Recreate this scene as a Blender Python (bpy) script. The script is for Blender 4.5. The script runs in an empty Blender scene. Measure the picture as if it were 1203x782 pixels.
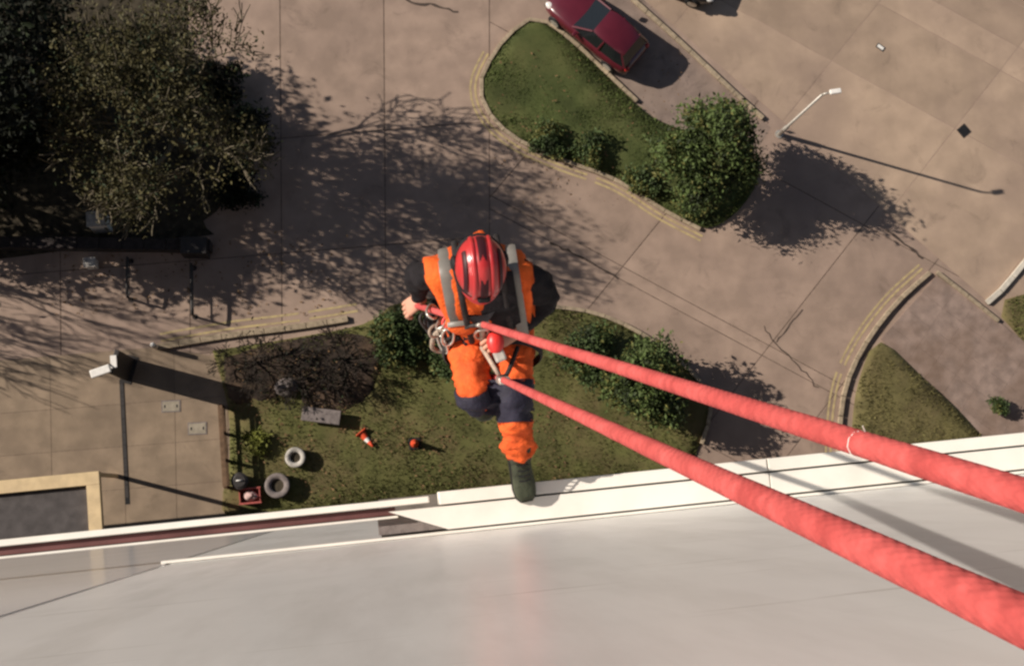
import bpy, bmesh, math, random
from mathutils import Vector, Matrix, noise, Quaternion
import numpy as np

scene = bpy.context.scene
C = scene.collection
random.seed(7)
R = math.radians

# ------------------------------------------------------------------ camera
W_PH, H_PH, F_PH = 1203.0, 782.0, 1500.0          # photograph size and focal length in its pixels
CAM_H = 46.0                                        # metres above the ground
NADIR = (450.0, 583.0)                              # where straight down falls in the photograph
CAM = Vector((0.0, 0.0, CAM_H))
u_c = Vector((W_PH/2-NADIR[0], NADIR[1]-H_PH/2, F_PH)).normalized()
x_c = Vector((1.0, 0.088, 0.0)); x_c.z = -(x_c.x*u_c.x+x_c.y*u_c.y)/u_c.z; x_c.normalize()
y_c = u_c.cross(x_c)
CAM_ROT = Matrix((x_c, y_c, u_c))                   # camera axes -> world axes
cam_data = bpy.data.cameras.new('camera'); cam = bpy.data.objects.new('camera', cam_data); C.objects.link(cam)
cam.matrix_world = Matrix.Translation(CAM) @ CAM_ROT.to_4x4()
cam_data.sensor_width = 36.0; cam_data.lens = 36.0*F_PH/W_PH
cam_data.clip_start = 0.05; cam_data.clip_end = 600
scene.camera = cam

def at(px, py, z=0.0):
    """point of the place at height z that the photograph shows at (px, py)"""
    d = CAM_ROT @ Vector((px-W_PH/2, H_PH/2-py, -F_PH))
    return CAM + d*((z-CAM_H)/d.z)
def below(px, py, h):
    return at(px, py, CAM_H-h)

# ------------------------------------------------------------------ light
lamp_base = at(915, 158); LAMP_H = 5.0
sun_dir = (at(1160, 228) - (lamp_base+Vector((0, 0, LAMP_H)))).normalized()   # the way the light travels
sun_data = bpy.data.lights.new('sun', 'SUN'); sun_data.energy = 5.0; sun_data.angle = R(0.5); sun_data.color = (1.0, 0.91, 0.80)
sun = bpy.data.objects.new('sun', sun_data); C.objects.link(sun)
sun.rotation_euler = sun_dir.to_track_quat('-Z', 'Y').to_euler()
world = bpy.data.worlds.new('World'); scene.world = world; world.use_nodes = True
nt = world.node_tree; nt.nodes.clear()
sky = nt.nodes.new('ShaderNodeTexSky'); sky.sky_type = 'NISHITA'; sky.sun_disc = False
sky.dust_density = 0.6; sky.sun_elevation = math.asin(-sun_dir.z); sky.sun_rotation = math.atan2(-sun_dir.x, -sun_dir.y)
bgn = nt.nodes.new('ShaderNodeBackground'); bgn.inputs[1].default_value = 0.05
out = nt.nodes.new('ShaderNodeOutputWorld')
nt.links.new(sky.outputs[0], bgn.inputs[0]); nt.links.new(bgn.outputs[0], out.inputs[0])
scene.view_settings.view_transform = 'Standard'; scene.view_settings.look = 'None'
scene.view_settings.exposure = 0.22; scene.view_settings.gamma = 1.0
scene.render.engine = 'CYCLES'; scene.cycles.pixel_filter_type = 'BLACKMAN_HARRIS'; scene.cycles.filter_width = 2.6

# ------------------------------------------------------------------ materials
def mat(name, col, rough=0.8, vary=0.25, scale=3.0, bump=0.0, bscale=40.0, spec=0.3, metal=0.0, rnd=0.0,
        col2=None, coords='pos', trans=0.0, coat=0.0, detail=4.0, ramp=(0.35, 0.65), stain=None, stretch=None, spots=0.0):
    m = bpy.data.materials.new(name); m.use_nodes = True
    n = m.node_tree.nodes; l = m.node_tree.links; n.clear()
    o = n.new('ShaderNodeOutputMaterial'); p = n.new('ShaderNodeBsdfPrincipled'); l.new(p.outputs[0], o.inputs[0])
    p.inputs['Roughness'].default_value = rough; p.inputs['Metallic'].default_value = metal
    p.inputs['Specular IOR Level'].default_value = spec; p.inputs['Coat Weight'].default_value = coat
    g = n.new('ShaderNodeNewGeometry') if coords == 'pos' else n.new('ShaderNodeTexCoord')
    co = g.outputs['Position'] if coords == 'pos' else g.outputs['Object']
    t = n.new('ShaderNodeTexNoise'); t.inputs['Scale'].default_value = scale; t.inputs['Detail'].default_value = detail
    l.new(co, t.inputs['Vector'])
    c = Vector(col[:3]); lo = c*(1-vary); hi = Vector(col2[:3]) if col2 else c*(1+vary)
    r = n.new('ShaderNodeValToRGB'); r.color_ramp.elements[0].position = ramp[0]; r.color_ramp.elements[1].position = ramp[1]
    r.color_ramp.elements[0].color = (*(c if col2 else lo), 1); r.color_ramp.elements[1].color = (*hi, 1)
    l.new(t.outputs[0], r.inputs[0]); last = r.outputs[0]
    if stain:                                     # (colour, scale, amount): big weathered patches
        t2 = n.new('ShaderNodeTexNoise'); t2.inputs['Scale'].default_value = stain[1]; t2.inputs['Detail'].default_value = 6; t2.inputs['Roughness'].default_value = 0.62
        if stretch:
            mp = n.new('ShaderNodeMapping'); mp.inputs['Scale'].default_value = stretch; l.new(co, mp.inputs[0]); l.new(mp.outputs[0], t2.inputs['Vector'])
        else: l.new(co, t2.inputs['Vector'])
        r2 = n.new('ShaderNodeMapRange'); r2.inputs[1].default_value = 0.45; r2.inputs[2].default_value = 0.7; r2.inputs[4].default_value = stain[2]
        l.new(t2.outputs[0], r2.inputs[0])
        mx = n.new('ShaderNodeMix'); mx.data_type = 'RGBA'; mx.inputs['B'].default_value = (*stain[0], 1)
        l.new(r2.outputs[0], mx.inputs['Factor']); l.new(last, mx.inputs['A']); last = mx.outputs['Result']
    if spots:                                     # oil drips, tyre scuffs and other small dark marks
        t4 = n.new('ShaderNodeTexNoise'); t4.inputs['Scale'].default_value = 0.75; t4.inputs['Detail'].default_value = 7; t4.inputs['Roughness'].default_value = 0.7; t4.inputs['Distortion'].default_value = 0.8
        l.new(co, t4.inputs['Vector'])
        r4 = n.new('ShaderNodeMapRange'); r4.inputs[1].default_value = 0.57; r4.inputs[2].default_value = 0.70; r4.inputs[4].default_value = spots; l.new(t4.outputs[0], r4.inputs[0])
        mx = n.new('ShaderNodeMix'); mx.data_type = 'RGBA'; mx.inputs['B'].default_value = (*(c*0.4), 1)
        l.new(r4.outputs[0], mx.inputs['Factor']); l.new(last, mx.inputs['A']); last = mx.outputs['Result']
    if rnd:
        oi = n.new('ShaderNodeObjectInfo'); mr = n.new('ShaderNodeMapRange')
        mr.inputs[3].default_value = 1-rnd; mr.inputs[4].default_value = 1+rnd; l.new(oi.outputs['Random'], mr.inputs[0])
        mx = n.new('ShaderNodeVectorMath'); mx.operation = 'SCALE'; l.new(last, mx.inputs[0]); l.new(mr.outputs[0], mx.inputs['Scale']); last = mx.outputs[0]
    l.new(last, p.inputs['Base Color'])
    if trans:
        p.inputs['Transmission Weight'].default_value = trans
    if bump:
        t3 = n.new('ShaderNodeTexNoise'); t3.inputs['Scale'].default_value = bscale; t3.inputs['Detail'].default_value = 5
        l.new(co, t3.inputs['Vector'])
        b = n.new('ShaderNodeBump'); b.inputs['Strength'].default_value = bump; b.inputs['Distance'].default_value = 0.02
        l.new(t3.outputs[0], b.inputs['Height']); l.new(b.outputs[0], p.inputs['Normal'])
    return m

M = {}
M['tar'] = mat('tar_joint', (0.15, 0.108, 0.083), 0.9, 0.3, 6)
M['slab'] = mat('road_slab', (0.325, 0.236, 0.184), 0.85, 0.14, 1.1, 0.3, 60, rnd=0.07, stain=((0.235, 0.170, 0.138), 0.14, 0.9), spots=0.45)
M['slab_tan'] = mat('tan_concrete', (0.39, 0.286, 0.208), 0.85, 0.14, 0.8, 0.3, 60, rnd=0.13, stain=((0.275, 0.198, 0.155), 0.13, 1.0), spots=0.4)
M['asphalt'] = mat('worn_asphalt', (0.235, 0.176, 0.146), 0.9, 0.14, 2.0, 0.4, 70, stain=((0.29, 0.215, 0.165), 0.2, 0.95), spots=0.5)
M['pave'] = mat('paving', (0.265, 0.198, 0.138), 0.85, 0.15, 1.5, 0.3, 60, rnd=0.06, stain=((0.185, 0.137, 0.098), 0.35, 0.8), spots=0.4)
M['pink'] = mat('pink_paving', (0.265, 0.195, 0.162), 0.85, 0.2, 2.5, 0.3, 60, rnd=0.02, stain=((0.17, 0.112, 0.08), 0.5, 0.8))
M['kerb'] = mat('kerb_concrete', (0.33, 0.26, 0.18), 0.85, 0.2, 6, 0.3, 50, rnd=0.12)
M['kerb_pale'] = mat('kerb_pale', (0.55, 0.50, 0.42), 0.8, 0.12, 5, 0.2, 50, rnd=0.08)
M['yellow'] = mat('yellow_paint', (0.46, 0.36, 0.18), 0.8, 0.1, 5, col2=(0.33, 0.25, 0.15), ramp=(0.42, 0.66))
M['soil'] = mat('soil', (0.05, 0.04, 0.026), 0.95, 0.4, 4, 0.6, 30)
M['lawn'] = mat('lawn', (0.105, 0.104, 0.034), 0.95, 0.25, 1.2, 0.5, 30, stain=((0.14, 0.10, 0.05), 0.45, 0.9))
M['lawn_dry'] = mat('dry_lawn', (0.13, 0.112, 0.045), 0.95, 0.25, 1.5, 0.6, 30, stain=((0.12, 0.09, 0.045), 0.6, 0.7))
M['lawn_green'] = mat('green_lawn', (0.066, 0.082, 0.024), 0.95, 0.3, 0.8, 0.5, 30, stain=((0.10, 0.085, 0.035), 0.4, 0.55))
M['blade_green'] = mat('green_grass_blade', (0.068, 0.088, 0.025), 0.8, 0.35, 0.7, spec=0.15)
M['blade'] = mat('grass_blade', (0.102, 0.110, 0.034), 0.8, 0.3, 0.9, spec=0.15)
M['blade_dry'] = mat('dry_grass_blade', (0.135, 0.118, 0.046), 0.8, 0.3, 0.9, spec=0.15)
M['bark'] = mat('bark', (0.085, 0.066, 0.048), 0.9, 0.3, 8, 0.5, 30)
M['bark_pale'] = mat('pale_bark', (0.15, 0.125, 0.085), 0.9, 0.3, 8, 0.5, 30)
M['leaf_olive'] = mat('olive_leaf', (0.066, 0.057, 0.022), 0.7, 0.4, 1.2, spec=0.2)
M['leaf_green'] = mat('green_leaf', (0.072, 0.102, 0.030), 0.65, 0.45, 1.6, spec=0.25)
M['leaf_mid'] = mat('shrub_leaf', (0.055, 0.082, 0.027), 0.65, 0.45, 2.0, spec=0.25)
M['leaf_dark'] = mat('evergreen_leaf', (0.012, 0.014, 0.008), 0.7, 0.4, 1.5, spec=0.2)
M['leaf_lime'] = mat('lime_leaf', (0.13, 0.14, 0.025), 0.65, 0.3, 3.0, spec=0.25)
M['leaf_yellow'] = mat('yellowed_leaf', (0.13, 0.125, 0.035), 0.65, 0.35, 3.0, spec=0.25)
M['leaf_deep'] = mat('deep_green_leaf', (0.026, 0.036, 0.014), 0.65, 0.35, 3.0, spec=0.25)
M['leaf_grey'] = mat('grey_leaf', (0.092, 0.084, 0.046), 0.7, 0.35, 3.0, spec=0.2)
M['litter'] = mat('fallen_leaf', (0.16, 0.095, 0.045), 0.85, 0.5, 5.0)
M['twig'] = mat('dark_twig', (0.03, 0.022, 0.017), 0.9, 0.3, 9)  # darkened to carry the deep shade among the bare shrubs
M['mulch'] = mat('mulch', (0.03, 0.021, 0.016), 0.95, 0.45, 5, 0.6, 25, stain=((0.125, 0.08, 0.052), 0.9, 0.9))  # brown mulch, with the patchy deep shade put into its dark tone

M['clad'] = mat('pale_cladding', (0.86, 0.845, 0.83), 0.26, 0.03, 2.0, spec=0.34, stain=((0.66, 0.64, 0.62), 1.1, 0.55), stretch=(5.0, 1.0, 0.8))
nn = M['clad'].node_tree.nodes; ll = M['clad'].node_tree.links; pb_ = nn['Principled BSDF']      # faint level scuffs left by ropes and boots
src = pb_.inputs['Base Color'].links[0].from_socket
gm_ = nn.new('ShaderNodeNewGeometry'); mp_ = nn.new('ShaderNodeMapping'); mp_.inputs['Scale'].default_value = (2.2, 1, 26); tx_ = nn.new('ShaderNodeTexNoise'); tx_.inputs['Scale'].default_value = 1.0; tx_.inputs['Detail'].default_value = 3
rg_ = nn.new('ShaderNodeMapRange'); rg_.inputs[1].default_value = 0.64; rg_.inputs[2].default_value = 0.74; rg_.inputs[4].default_value = 0.55
mx_ = nn.new('ShaderNodeMix'); mx_.data_type = 'RGBA'; mx_.inputs['B'].default_value = (0.5, 0.47, 0.44, 1)
ll.new(gm_.outputs['Position'], mp_.inputs[0]); ll.new(mp_.outputs[0], tx_.inputs[0]); ll.new(tx_.outputs[0], rg_.inputs[0]); ll.new(rg_.outputs[0], mx_.inputs['Factor']); ll.new(src, mx_.inputs['A']); ll.new(mx_.outputs['Result'], pb_.inputs['Base Color'])
M['glass_wall'] = mat('pale_glazing', (0.66, 0.66, 0.68), 0.16, 0.04, 1.5, spec=0.45)
M['low_bounce_wall'] = mat('dark_lower_wall', (0.075, 0.058, 0.048), 0.8, 0.25, 3, 0.3, 30)  # unseen lower wall, made dark to cut light bounced onto the ground
M['ledge'] = mat('white_ledge', (0.86, 0.82, 0.74), 0.6, 0.05, 4, stain=((0.72, 0.66, 0.58), 3.0, 0.5))
M['maroon'] = mat('maroon_gutter', (0.12, 0.048, 0.046), 0.6, 0.2, 5)
M['seal'] = mat('grey_sealant', (0.16, 0.14, 0.125), 0.8, 0.2, 9)
M['steel'] = mat('galvanised_steel', (0.55, 0.52, 0.47), 0.45, 0.15, 8, metal=0.6)
M['white'] = mat('white_paint', (0.82, 0.79, 0.74), 0.5, 0.06, 8)
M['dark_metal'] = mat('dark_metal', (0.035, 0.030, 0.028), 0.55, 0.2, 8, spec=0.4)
M['beige'] = mat('beige_fascia', (0.66, 0.50, 0.29), 0.7, 0.1, 3, stain=((0.50, 0.38, 0.24), 1.2, 0.5))
M['roof_dark'] = mat('roof_felt', (0.085, 0.075, 0.073), 0.85, 0.2, 3, 0.3, 30)
M['timber'] = mat('timber', (0.14, 0.085, 0.05), 0.85, 0.25, 6, rnd=0.15)
M['stone'] = mat('grey_stone', (0.19, 0.16, 0.15), 0.85, 0.2, 6, 0.3, 30)
M['pale_cover'] = mat('pale_cover', (0.30, 0.26, 0.20), 0.8, 0.15, 6)
M['concrete_ring'] = mat('pale_concrete', (0.42, 0.39, 0.35), 0.85, 0.3, 7, 0.2, 30)
M['black'] = mat('black_rubber', (0.012, 0.012, 0.013), 0.7, 0.2, 8)
M['cone'] = mat('cone_orange', (0.62, 0.07, 0.025), 0.6, 0.15, 8)
M['red_plastic'] = mat('faded_red', (0.42, 0.10, 0.085), 0.65, 0.25, 9)
M['car_red'] = mat('red_car_paint', (0.095, 0.010, 0.019), 0.3, 0.06, 3, spec=0.5, coat=0.6, coords='obj')
M['car_dark'] = mat('dark_car_paint', (0.02, 0.022, 0.026), 0.3, 0.06, 3, spec=0.5, coat=0.6, coords='obj')
M['car_glass'] = mat('car_glass', (0.012, 0.014, 0.016), 0.12, 0.05, 3, spec=0.5, coords='obj')
M['lens'] = mat('headlight_lens', (0.75, 0.72, 0.68), 0.15, 0.05, 9, spec=0.6, coords='obj')
M['tail'] = mat('tail_lens', (0.35, 0.02, 0.02), 0.2, 0.05, 9, spec=0.6, coords='obj')

M['hi_vis'] = mat('orange_hi_vis', (0.84, 0.135, 0.024), 0.75, 0.14, 9, 0.4, 55, spec=0.2, stain=((0.50, 0.07, 0.02), 7.0, 0.6))
M['orange_cloth'] = mat('orange_trousers', (0.80, 0.125, 0.028), 0.8, 0.16, 9, 0.5, 45, spec=0.2, stain=((0.42, 0.06, 0.022), 7.0, 0.7))
M['reflective'] = mat('silver_tape', (0.20, 0.185, 0.165), 0.45, 0.08, 20, spec=0.5)
M['black_cloth'] = mat('black_jacket', (0.014, 0.012, 0.014), 0.85, 0.3, 12, 0.3, 60, spec=0.2)
M['navy'] = mat('navy_knee_pad', (0.022, 0.020, 0.036), 0.7, 0.25, 14, 0.3, 60, spec=0.3)
M['boot'] = mat('olive_boot', (0.040, 0.046, 0.028), 0.65, 0.3, 14, 0.3, 60, spec=0.3)
M['sole'] = mat('boot_sole', (0.02, 0.02, 0.018), 0.8, 0.2, 14)
M['helmet'] = mat('red_helmet', (0.46, 0.028, 0.030), 0.30, 0.05, 9, spec=0.5, coat=0.3)
M['helmet_dark'] = mat('helmet_vent', (0.045, 0.008, 0.012), 0.5, 0.1, 9)
M['skin'] = mat('skin', (0.58, 0.30, 0.21), 0.6, 0.08, 14, spec=0.3)
M['hair'] = mat('hair', (0.03, 0.02, 0.014), 0.7, 0.2, 30)
M['webbing'] = mat('dark_webbing', (0.03, 0.025, 0.025), 0.8, 0.3, 30, 0.3, 200)
M['webbing_pale'] = mat('pale_webbing', (0.42, 0.33, 0.26), 0.8, 0.2, 30, 0.3, 200)
M['alloy'] = mat('alloy', (0.62, 0.58, 0.52), 0.35, 0.1, 30, metal=0.7)
M['alloy_red'] = mat('red_alloy', (0.70, 0.035, 0.03), 0.4, 0.1, 30, spec=0.5)

M['rope'] = mat('red_rope_sheath', (0.56, 0.105, 0.098), 0.85, 0.18, 45, spec=0.15, stain=((0.34, 0.045, 0.043), 6.0, 0.7))


# ------------------------------------------------------------------ mesh helpers
def frames(pts):
    """parallel-transport frames along a polyline"""
    P = [Vector(p) for p in pts]; T = []
    for i in range(len(P)):
        a = P[max(i-1, 0)]; b = P[min(i+1, len(P)-1)]
        d = b-a
        T.append(d.normalized() if d.length > 1e-9 else Vector((0, 0, 1)))
    up = Vector((0, 0, 1)) if abs(T[0].z) < 0.9 else Vector((1, 0, 0))
    U = [(up - T[0]*up.dot(T[0])).normalized()]
    for i in range(1, len(P)):
        q = T[i-1].rotation_difference(T[i]); v = q @ U[-1]
        U.append((v - T[i]*v.dot(T[i])).normalized())
    return P, T, U

class MB:
    def __init__(s): s.v = []; s.f = []
    def add(s, v, f):
        o = len(s.v); s.v += [tuple(p) for p in v]; s.f += [tuple(i+o for i in q) for q in f]; return s
    def box(s, c, size, rot=None, bevel=0.0):
        c = Vector(c); sx, sy, sz = (a/2 for a in size)
        if bevel:
            bm = bmesh.new(); bmesh.ops.create_cube(bm, size=1.0)
            for v in bm.verts: v.co = Vector((v.co.x*size[0], v.co.y*size[1], v.co.z*size[2]))
            bmesh.ops.bevel(bm, geom=bm.edges[:], offset=bevel, segments=2, profile=0.5, affect='EDGES')
            bm.verts.index_update()
            vs = [v.co.copy() for v in bm.verts]; fs = [[v.index for v in f.verts] for f in bm.faces]; bm.free()
        else:
            vs = [Vector((x, y, z)) for x in (-sx, sx) for y in (-sy, sy) for z in (-sz, sz)]
            fs = [(0, 1, 3, 2), (4, 6, 7, 5), (0, 4, 5, 1), (2, 3, 7, 6), (0, 2, 6, 4), (1, 5, 7, 3)]
        if rot is not None:
            q = Matrix.Rotation(rot, 3, 'Z') if isinstance(rot, (int, float)) else rot
            vs = [q @ v for v in vs]
        return s.add([v+c for v in vs], fs)
    def tube(s, pts, rad, n=8, flat=1.0, cap=True):
        P, T, U = frames(pts)
        if not hasattr(rad, '__len__'): rad = [rad]*len(P)
        vs = []; fs = []
        for p, t, u_, r in zip(P, T, U, rad):
            w = t.cross(u_)
            for k in range(n):
                a = 2*math.pi*k/n
                vs.append(p + (u_*math.cos(a)*flat + w*math.sin(a))*r)
        for i in range(len(P)-1):
            for k in range(n):
                fs.append((i*n+k, i*n+(k+1) % n, (i+1)*n+(k+1) % n, (i+1)*n+k))
        if cap:
            fs.append(tuple(range(n-1, -1, -1))); fs.append(tuple(range((len(P)-1)*n, len(P)*n)))
        return s.add(vs, fs)
    def loft(s, rings, close=True, cap=True):
        n = len(rings[0]); vs = [p for r in rings for p in r]; fs = []
        for i in range(len(rings)-1):
            for k in range(n if close else n-1):
                fs.append((i*n+k, i*n+(k+1) % n, (i+1)*n+(k+1) % n, (i+1)*n+k))
        if cap and close:
            fs.append(tuple(range(n-1, -1, -1))); fs.append(tuple(range((len(rings)-1)*n, len(rings)*n)))
        return s.add(vs, fs)
    def ell(s, c, r, q=None, nu=16, nv=10, cut=None):
        c = Vector(c); vs = []; fs = []; v0 = 0.0; v1 = math.pi if cut is None else cut
        for j in range(nv+1):
            a = v0+(v1-v0)*j/nv
            for i in range(nu):
                b = 2*math.pi*i/nu
                v = Vector((r[0]*math.sin(a)*math.cos(b), r[1]*math.sin(a)*math.sin(b), r[2]*math.cos(a)))
                vs.append((q @ v if q else v)+c)
        for j in range(nv):
            for i in range(nu):
                fs.append((j*nu+i, j*nu+(i+1) % nu, (j+1)*nu+(i+1) % nu, (j+1)*nu+i)[::-1])
        return s.add(vs, fs)
    def torus(s, c, R_, r, q=None, n=20, m=8):
        c = Vector(c); vs = []; fs = []
        for i in range(n):
            a = 2*math.pi*i/n
            for j in range(m):
                b = 2*math.pi*j/m
                v = Vector(((R_+r*math.cos(b))*math.cos(a), (R_+r*math.cos(b))*math.sin(a), r*math.sin(b)))
                vs.append((q @ v if q else v)+c)
        for i in range(n):
            for j in range(m):
                fs.append((i*m+j, ((i+1) % n)*m+j, ((i+1) % n)*m+(j+1) % m, i*m+(j+1) % m))
        return s.add(vs, fs)
    def prism(s, poly, z0, z1):
        n = len(poly)
        a = sum(poly[i][0]*poly[(i+1) % n][1]-poly[(i+1) % n][0]*poly[i][1] for i in range(n))
        if a < 0: poly = poly[::-1]
        vs = [(p[0], p[1], z0) for p in poly]+[(p[0], p[1], z1) for p in poly]
        fs = [tuple(range(n-1, -1, -1)), tuple(range(n, 2*n))]+[(i, (i+1) % n, n+(i+1) % n, n+i) for i in range(n)]
        return s.add(vs, fs)
    def mesh(s, name, m, smooth=False):
        me = bpy.data.meshes.new(name); me.from_pydata(s.v, [], s.f); me.materials.append(m if not isinstance(m, str) else M[m])
        if smooth: me.polygons.foreach_set('use_smooth', [True]*len(me.polygons))
        me.update(); return me
    def build(s, name, m, parent=None, smooth=False):
        return place(name, s.mesh(name, m, smooth), parent)

def world_of(o):
    m = o.matrix_basis.copy() if False else Matrix.LocRotScale(o.location, o.rotation_euler, o.scale)
    return (world_of(o.parent) @ o.matrix_parent_inverse @ m) if o.parent else m
def place(name, me, parent=None, loc=None, rotz=0.0):
    """link a mesh given in world coordinates (or placed at loc), keeping it where it is under its parent"""
    o = bpy.data.objects.new(name, me); C.objects.link(o)
    if loc is not None: o.location = loc; o.rotation_euler = (0, 0, rotz)
    if parent is not None:
        o.parent = parent; o.matrix_parent_inverse = world_of(parent).inverted()
    return o
def tag(o, label=None, cat=None, group=None, kind=None):
    if label: o['label'] = label
    if cat: o['category'] = cat
    if group: o['group'] = group
    if kind: o['kind'] = kind
    return o
def thing(name, label, cat, loc=(0, 0, 0), rotz=0.0, group=None):
    o = bpy.data.objects.new(name, None); C.objects.link(o); o.location = loc; o.rotation_euler = (0, 0, rotz); o.empty_display_size = 0.1
    return tag(o, label, cat, group)
def copy_tree(o, parent=None):
    c = o.copy(); C.objects.link(c)
    if parent is not None: c.parent = parent
    for ch in list(o.children): copy_tree(ch, c)
    return c
def smooth_line(pts, step=0.4):
    """Catmull-Rom through 2-D/3-D points, resampled evenly"""
    P = [Vector(p) for p in pts]; Q = []
    for i in range(len(P)-1):
        p0 = P[max(i-1, 0)]; p1 = P[i]; p2 = P[i+1]; p3 = P[min(i+2, len(P)-1)]
        for k in range(12):
            t = k/12
            Q.append(0.5*((2*p1)+(p2-p0)*t+(2*p0-5*p1+4*p2-p3)*t*t+(3*p1-p0-3*p2+p3)*t**3))
    Q.append(P[-1]); out_ = [Q[0].copy()]; acc = 0.0
    for a, b in zip(Q, Q[1:]):
        L = (b-a).length; d = step-acc
        while d <= L:
            out_.append(a+(b-a)*(d/L)); d += step
        acc = (acc+L) % step
    return out_
def G(pts, z=0.0): return [at(x, y, z) for x, y in pts]

# ------------------------------------------------------------------ ground, roads, paving
ground = MB().prism([(-150, -60), (150, -60), (150, 150), (-150, 150)], -0.5, 0.0).build('ground', 'tar'); tag(ground, kind='structure')

def split_poly(polys, p, d):
    """cut convex polygons by the line through p along d"""
    res = []; nrm = Vector((-d[1], d[0]))
    for poly in polys:
        s = [(Vector(q)-Vector(p)).dot(nrm) for q in poly]
        for sign in (1, -1):
            o = []
            for i in range(len(poly)):
                a, b = Vector(poly[i]), Vector(poly[(i+1) % len(poly)]); sa, sb = s[i]*sign, s[(i+1) % len(poly)]*sign
                if sa >= 0: o.append(a)
                if (sa > 0 and sb < 0) or (sa < 0 and sb > 0): o.append(a+(b-a)*(sa/(sa-sb)))
            if len(o) > 2: res.append(o)
    return res
def area(poly): return 0.5*sum(poly[i][0]*poly[(i+1) % len(poly)][1]-poly[(i+1) % len(poly)][0]*poly[i][1] for i in range(len(poly)))
def inset(poly, w):
    if area(poly) < 0: poly = poly[::-1]
    n = len(poly); o = []
    for i in range(n):
        a, b, c = Vector(poly[i-1][:2]), Vector(poly[i][:2]), Vector(poly[(i+1) % n][:2])
        e1 = (b-a).normalized(); e2 = (c-b).normalized(); n1 = Vector((-e1.y, e1.x)); n2 = Vector((-e2.y, e2.x))
        m = n1+n2; k = m.length_squared
        o.append(b + m*(2*w/k if k > 0.2 else w))
    return o
def xy(v): return Vector((v.x, v.y))
def paving(name, polys, material, gap, z, base_z=-0.001, piece='slab', bed='tar'):
    root = MB()
    for p in polys:
        root.prism([tuple(q) for q in p], base_z-0.02, base_z+0.002)
    r = root.build(name, bed); tag(r, kind='structure')
    for p in polys:
        q = inset(p, gap/2)
        if abs(area(q)) < 0.15: continue
        MB().prism([tuple(a) for a in q], base_z+0.0021, z).build(piece, material, r)
    return r

def px_dir(a, b):
    v = xy(at(*b))-xy(at(*a)); return v.normalized()
# the left carriageway: joints run square to the building
A = [[xy(p) for p in G([(-420, -330), (575, -330), (575, 640), (-420, 700)])]]
for x in (-250, -90, 70, 222, 330, 452): A = split_poly(A, xy(at(x, 165)), px_dir((x, 0), (x+2, 300)))
for y in (-180, -20, 165, 300, 410, 520): A = split_poly(A, xy(at(300, y)), px_dir((0, y+22), (500, y-18)))
paving('road', A, 'slab', 0.035, 0.012, piece='road_slab')
# the right carriageway: joints run with the road, aslant
B = [[xy(p) for p in G([(575, -330), (1640, -330), (1640, 600), (575, 640)])]]
d1 = px_dir((648, 284), (728, 327)); d2 = px_dir((690, 365), (735, 310))
for q in ((690, 307), (930, 420), (1075, 297), (1000, 90), (900, 560), (860, -60), (1230, 160), (1380, 50)): B = split_poly(B, xy(at(*q)), d1)
for q in ((712, 337), (928, 375), (560, 250), (1090, 320), (1250, 430), (400, 150), (1400, 500)): B = split_poly(B, xy(at(*q)), d2)
paving('carriageway', B, 'slab', 0.035, 0.012, piece='road_slab')

def sheet(name, poly, material, z, parent=None, kind='structure', thick=0.004, flat=False):
    o = MB().prism([tuple(p) for p in poly], z-thick, z).build(name, material, parent)
    if kind: tag(o, kind=kind)
    return o
def smooth_poly(px_pts, step=0.5, z=0.0):
    P = G(px_pts); P = smooth_line(P+[P[0]], step)[:-1]
    return [xy(p) for p in P]

# tan yard beyond the long kerb, worn asphalt in the far corner
YD = [[xy(p) for p in G([(748, -8), (1180, 372), (1700, -20), (1500, -330), (640, -330)])]]
for q in ((900, 30), (985, -60), (1060, 20), (1150, -20), (1260, 30), (1380, 0)): YD = split_poly(YD, xy(at(*q)), d1)
for q in ((800, 20), (930, 130), (1060, 230), (1180, 330), (1330, 330), (680, -120)): YD = split_poly(YD, xy(at(*q)), d2)
paving('concrete_yard', YD, 'slab_tan', 0.03, 0.021, base_z=0.0135, piece='yard_slab', bed='slab')
sheet('parking_bay', [xy(p) for p in G([(600, -60), (748, -8), (905, 150), (880, 190), (800, 165), (662, 38)])], 'asphalt', 0.017)

def kerb(px_pts, name='kerb', material='kerb', h=0.13, w=0.15, length=0.75, mesh_cache={}):
    """a low bedding strip with its kerb stones standing on it"""
    P = smooth_line(G(px_pts), length); root = MB()
    L = [xy(p) for p in P]
    for a, b in zip(L, L[1:]):
        d = (b-a).normalized(); nrm = Vector((-d.y, d.x))*(w*0.5-0.01)
        root.prism([tuple(a+nrm), tuple(a-nrm), tuple(b-nrm), tuple(b+nrm)], 0.013, 0.032)
    r = root.build(name, 'tar'); tag(r, kind='structure')
    key = (material, h, w, length)
    if key not in mesh_cache:
        mesh_cache[key] = MB().box((0, 0, h/2), (length-0.02, w, h), bevel=0.012).mesh('kerb_stone', material)
    for a, b in zip(L, L[1:]):
        c = (a+b)/2; d = b-a
        place('kerb_stone', mesh_cache[key], r, (c.x, c.y, 0.033), math.atan2(d.y, d.x))
    return r
def yellow(px_pts, off=(0.3, 0.52), breaks=()):
    P = [xy(p) for p in smooth_line(G(px_pts), 0.35)]
    for o_ in off:
        m = MB(); row = []
        for i in range(len(P)):
            a = P[max(i-1, 0)]; b = P[min(i+1, len(P)-1)]; d = (b-a).normalized(); nrm = Vector((-d.y, d.x))
            row.append((P[i]+nrm*(o_-0.04), P[i]+nrm*(o_+0.04)))
        for i in range(len(P)-1):
            if any(lo <= i/len(P) < hi for lo, hi in breaks): continue
            m.add([(*row[i][0], 0.0175), (*row[i+1][0], 0.0175), (*row[i+1][1], 0.0175), (*row[i][1], 0.0175)], [(0, 1, 2, 3)])
        o = m.build('yellow_line', 'yellow'); tag(o, kind='structure')

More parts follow.
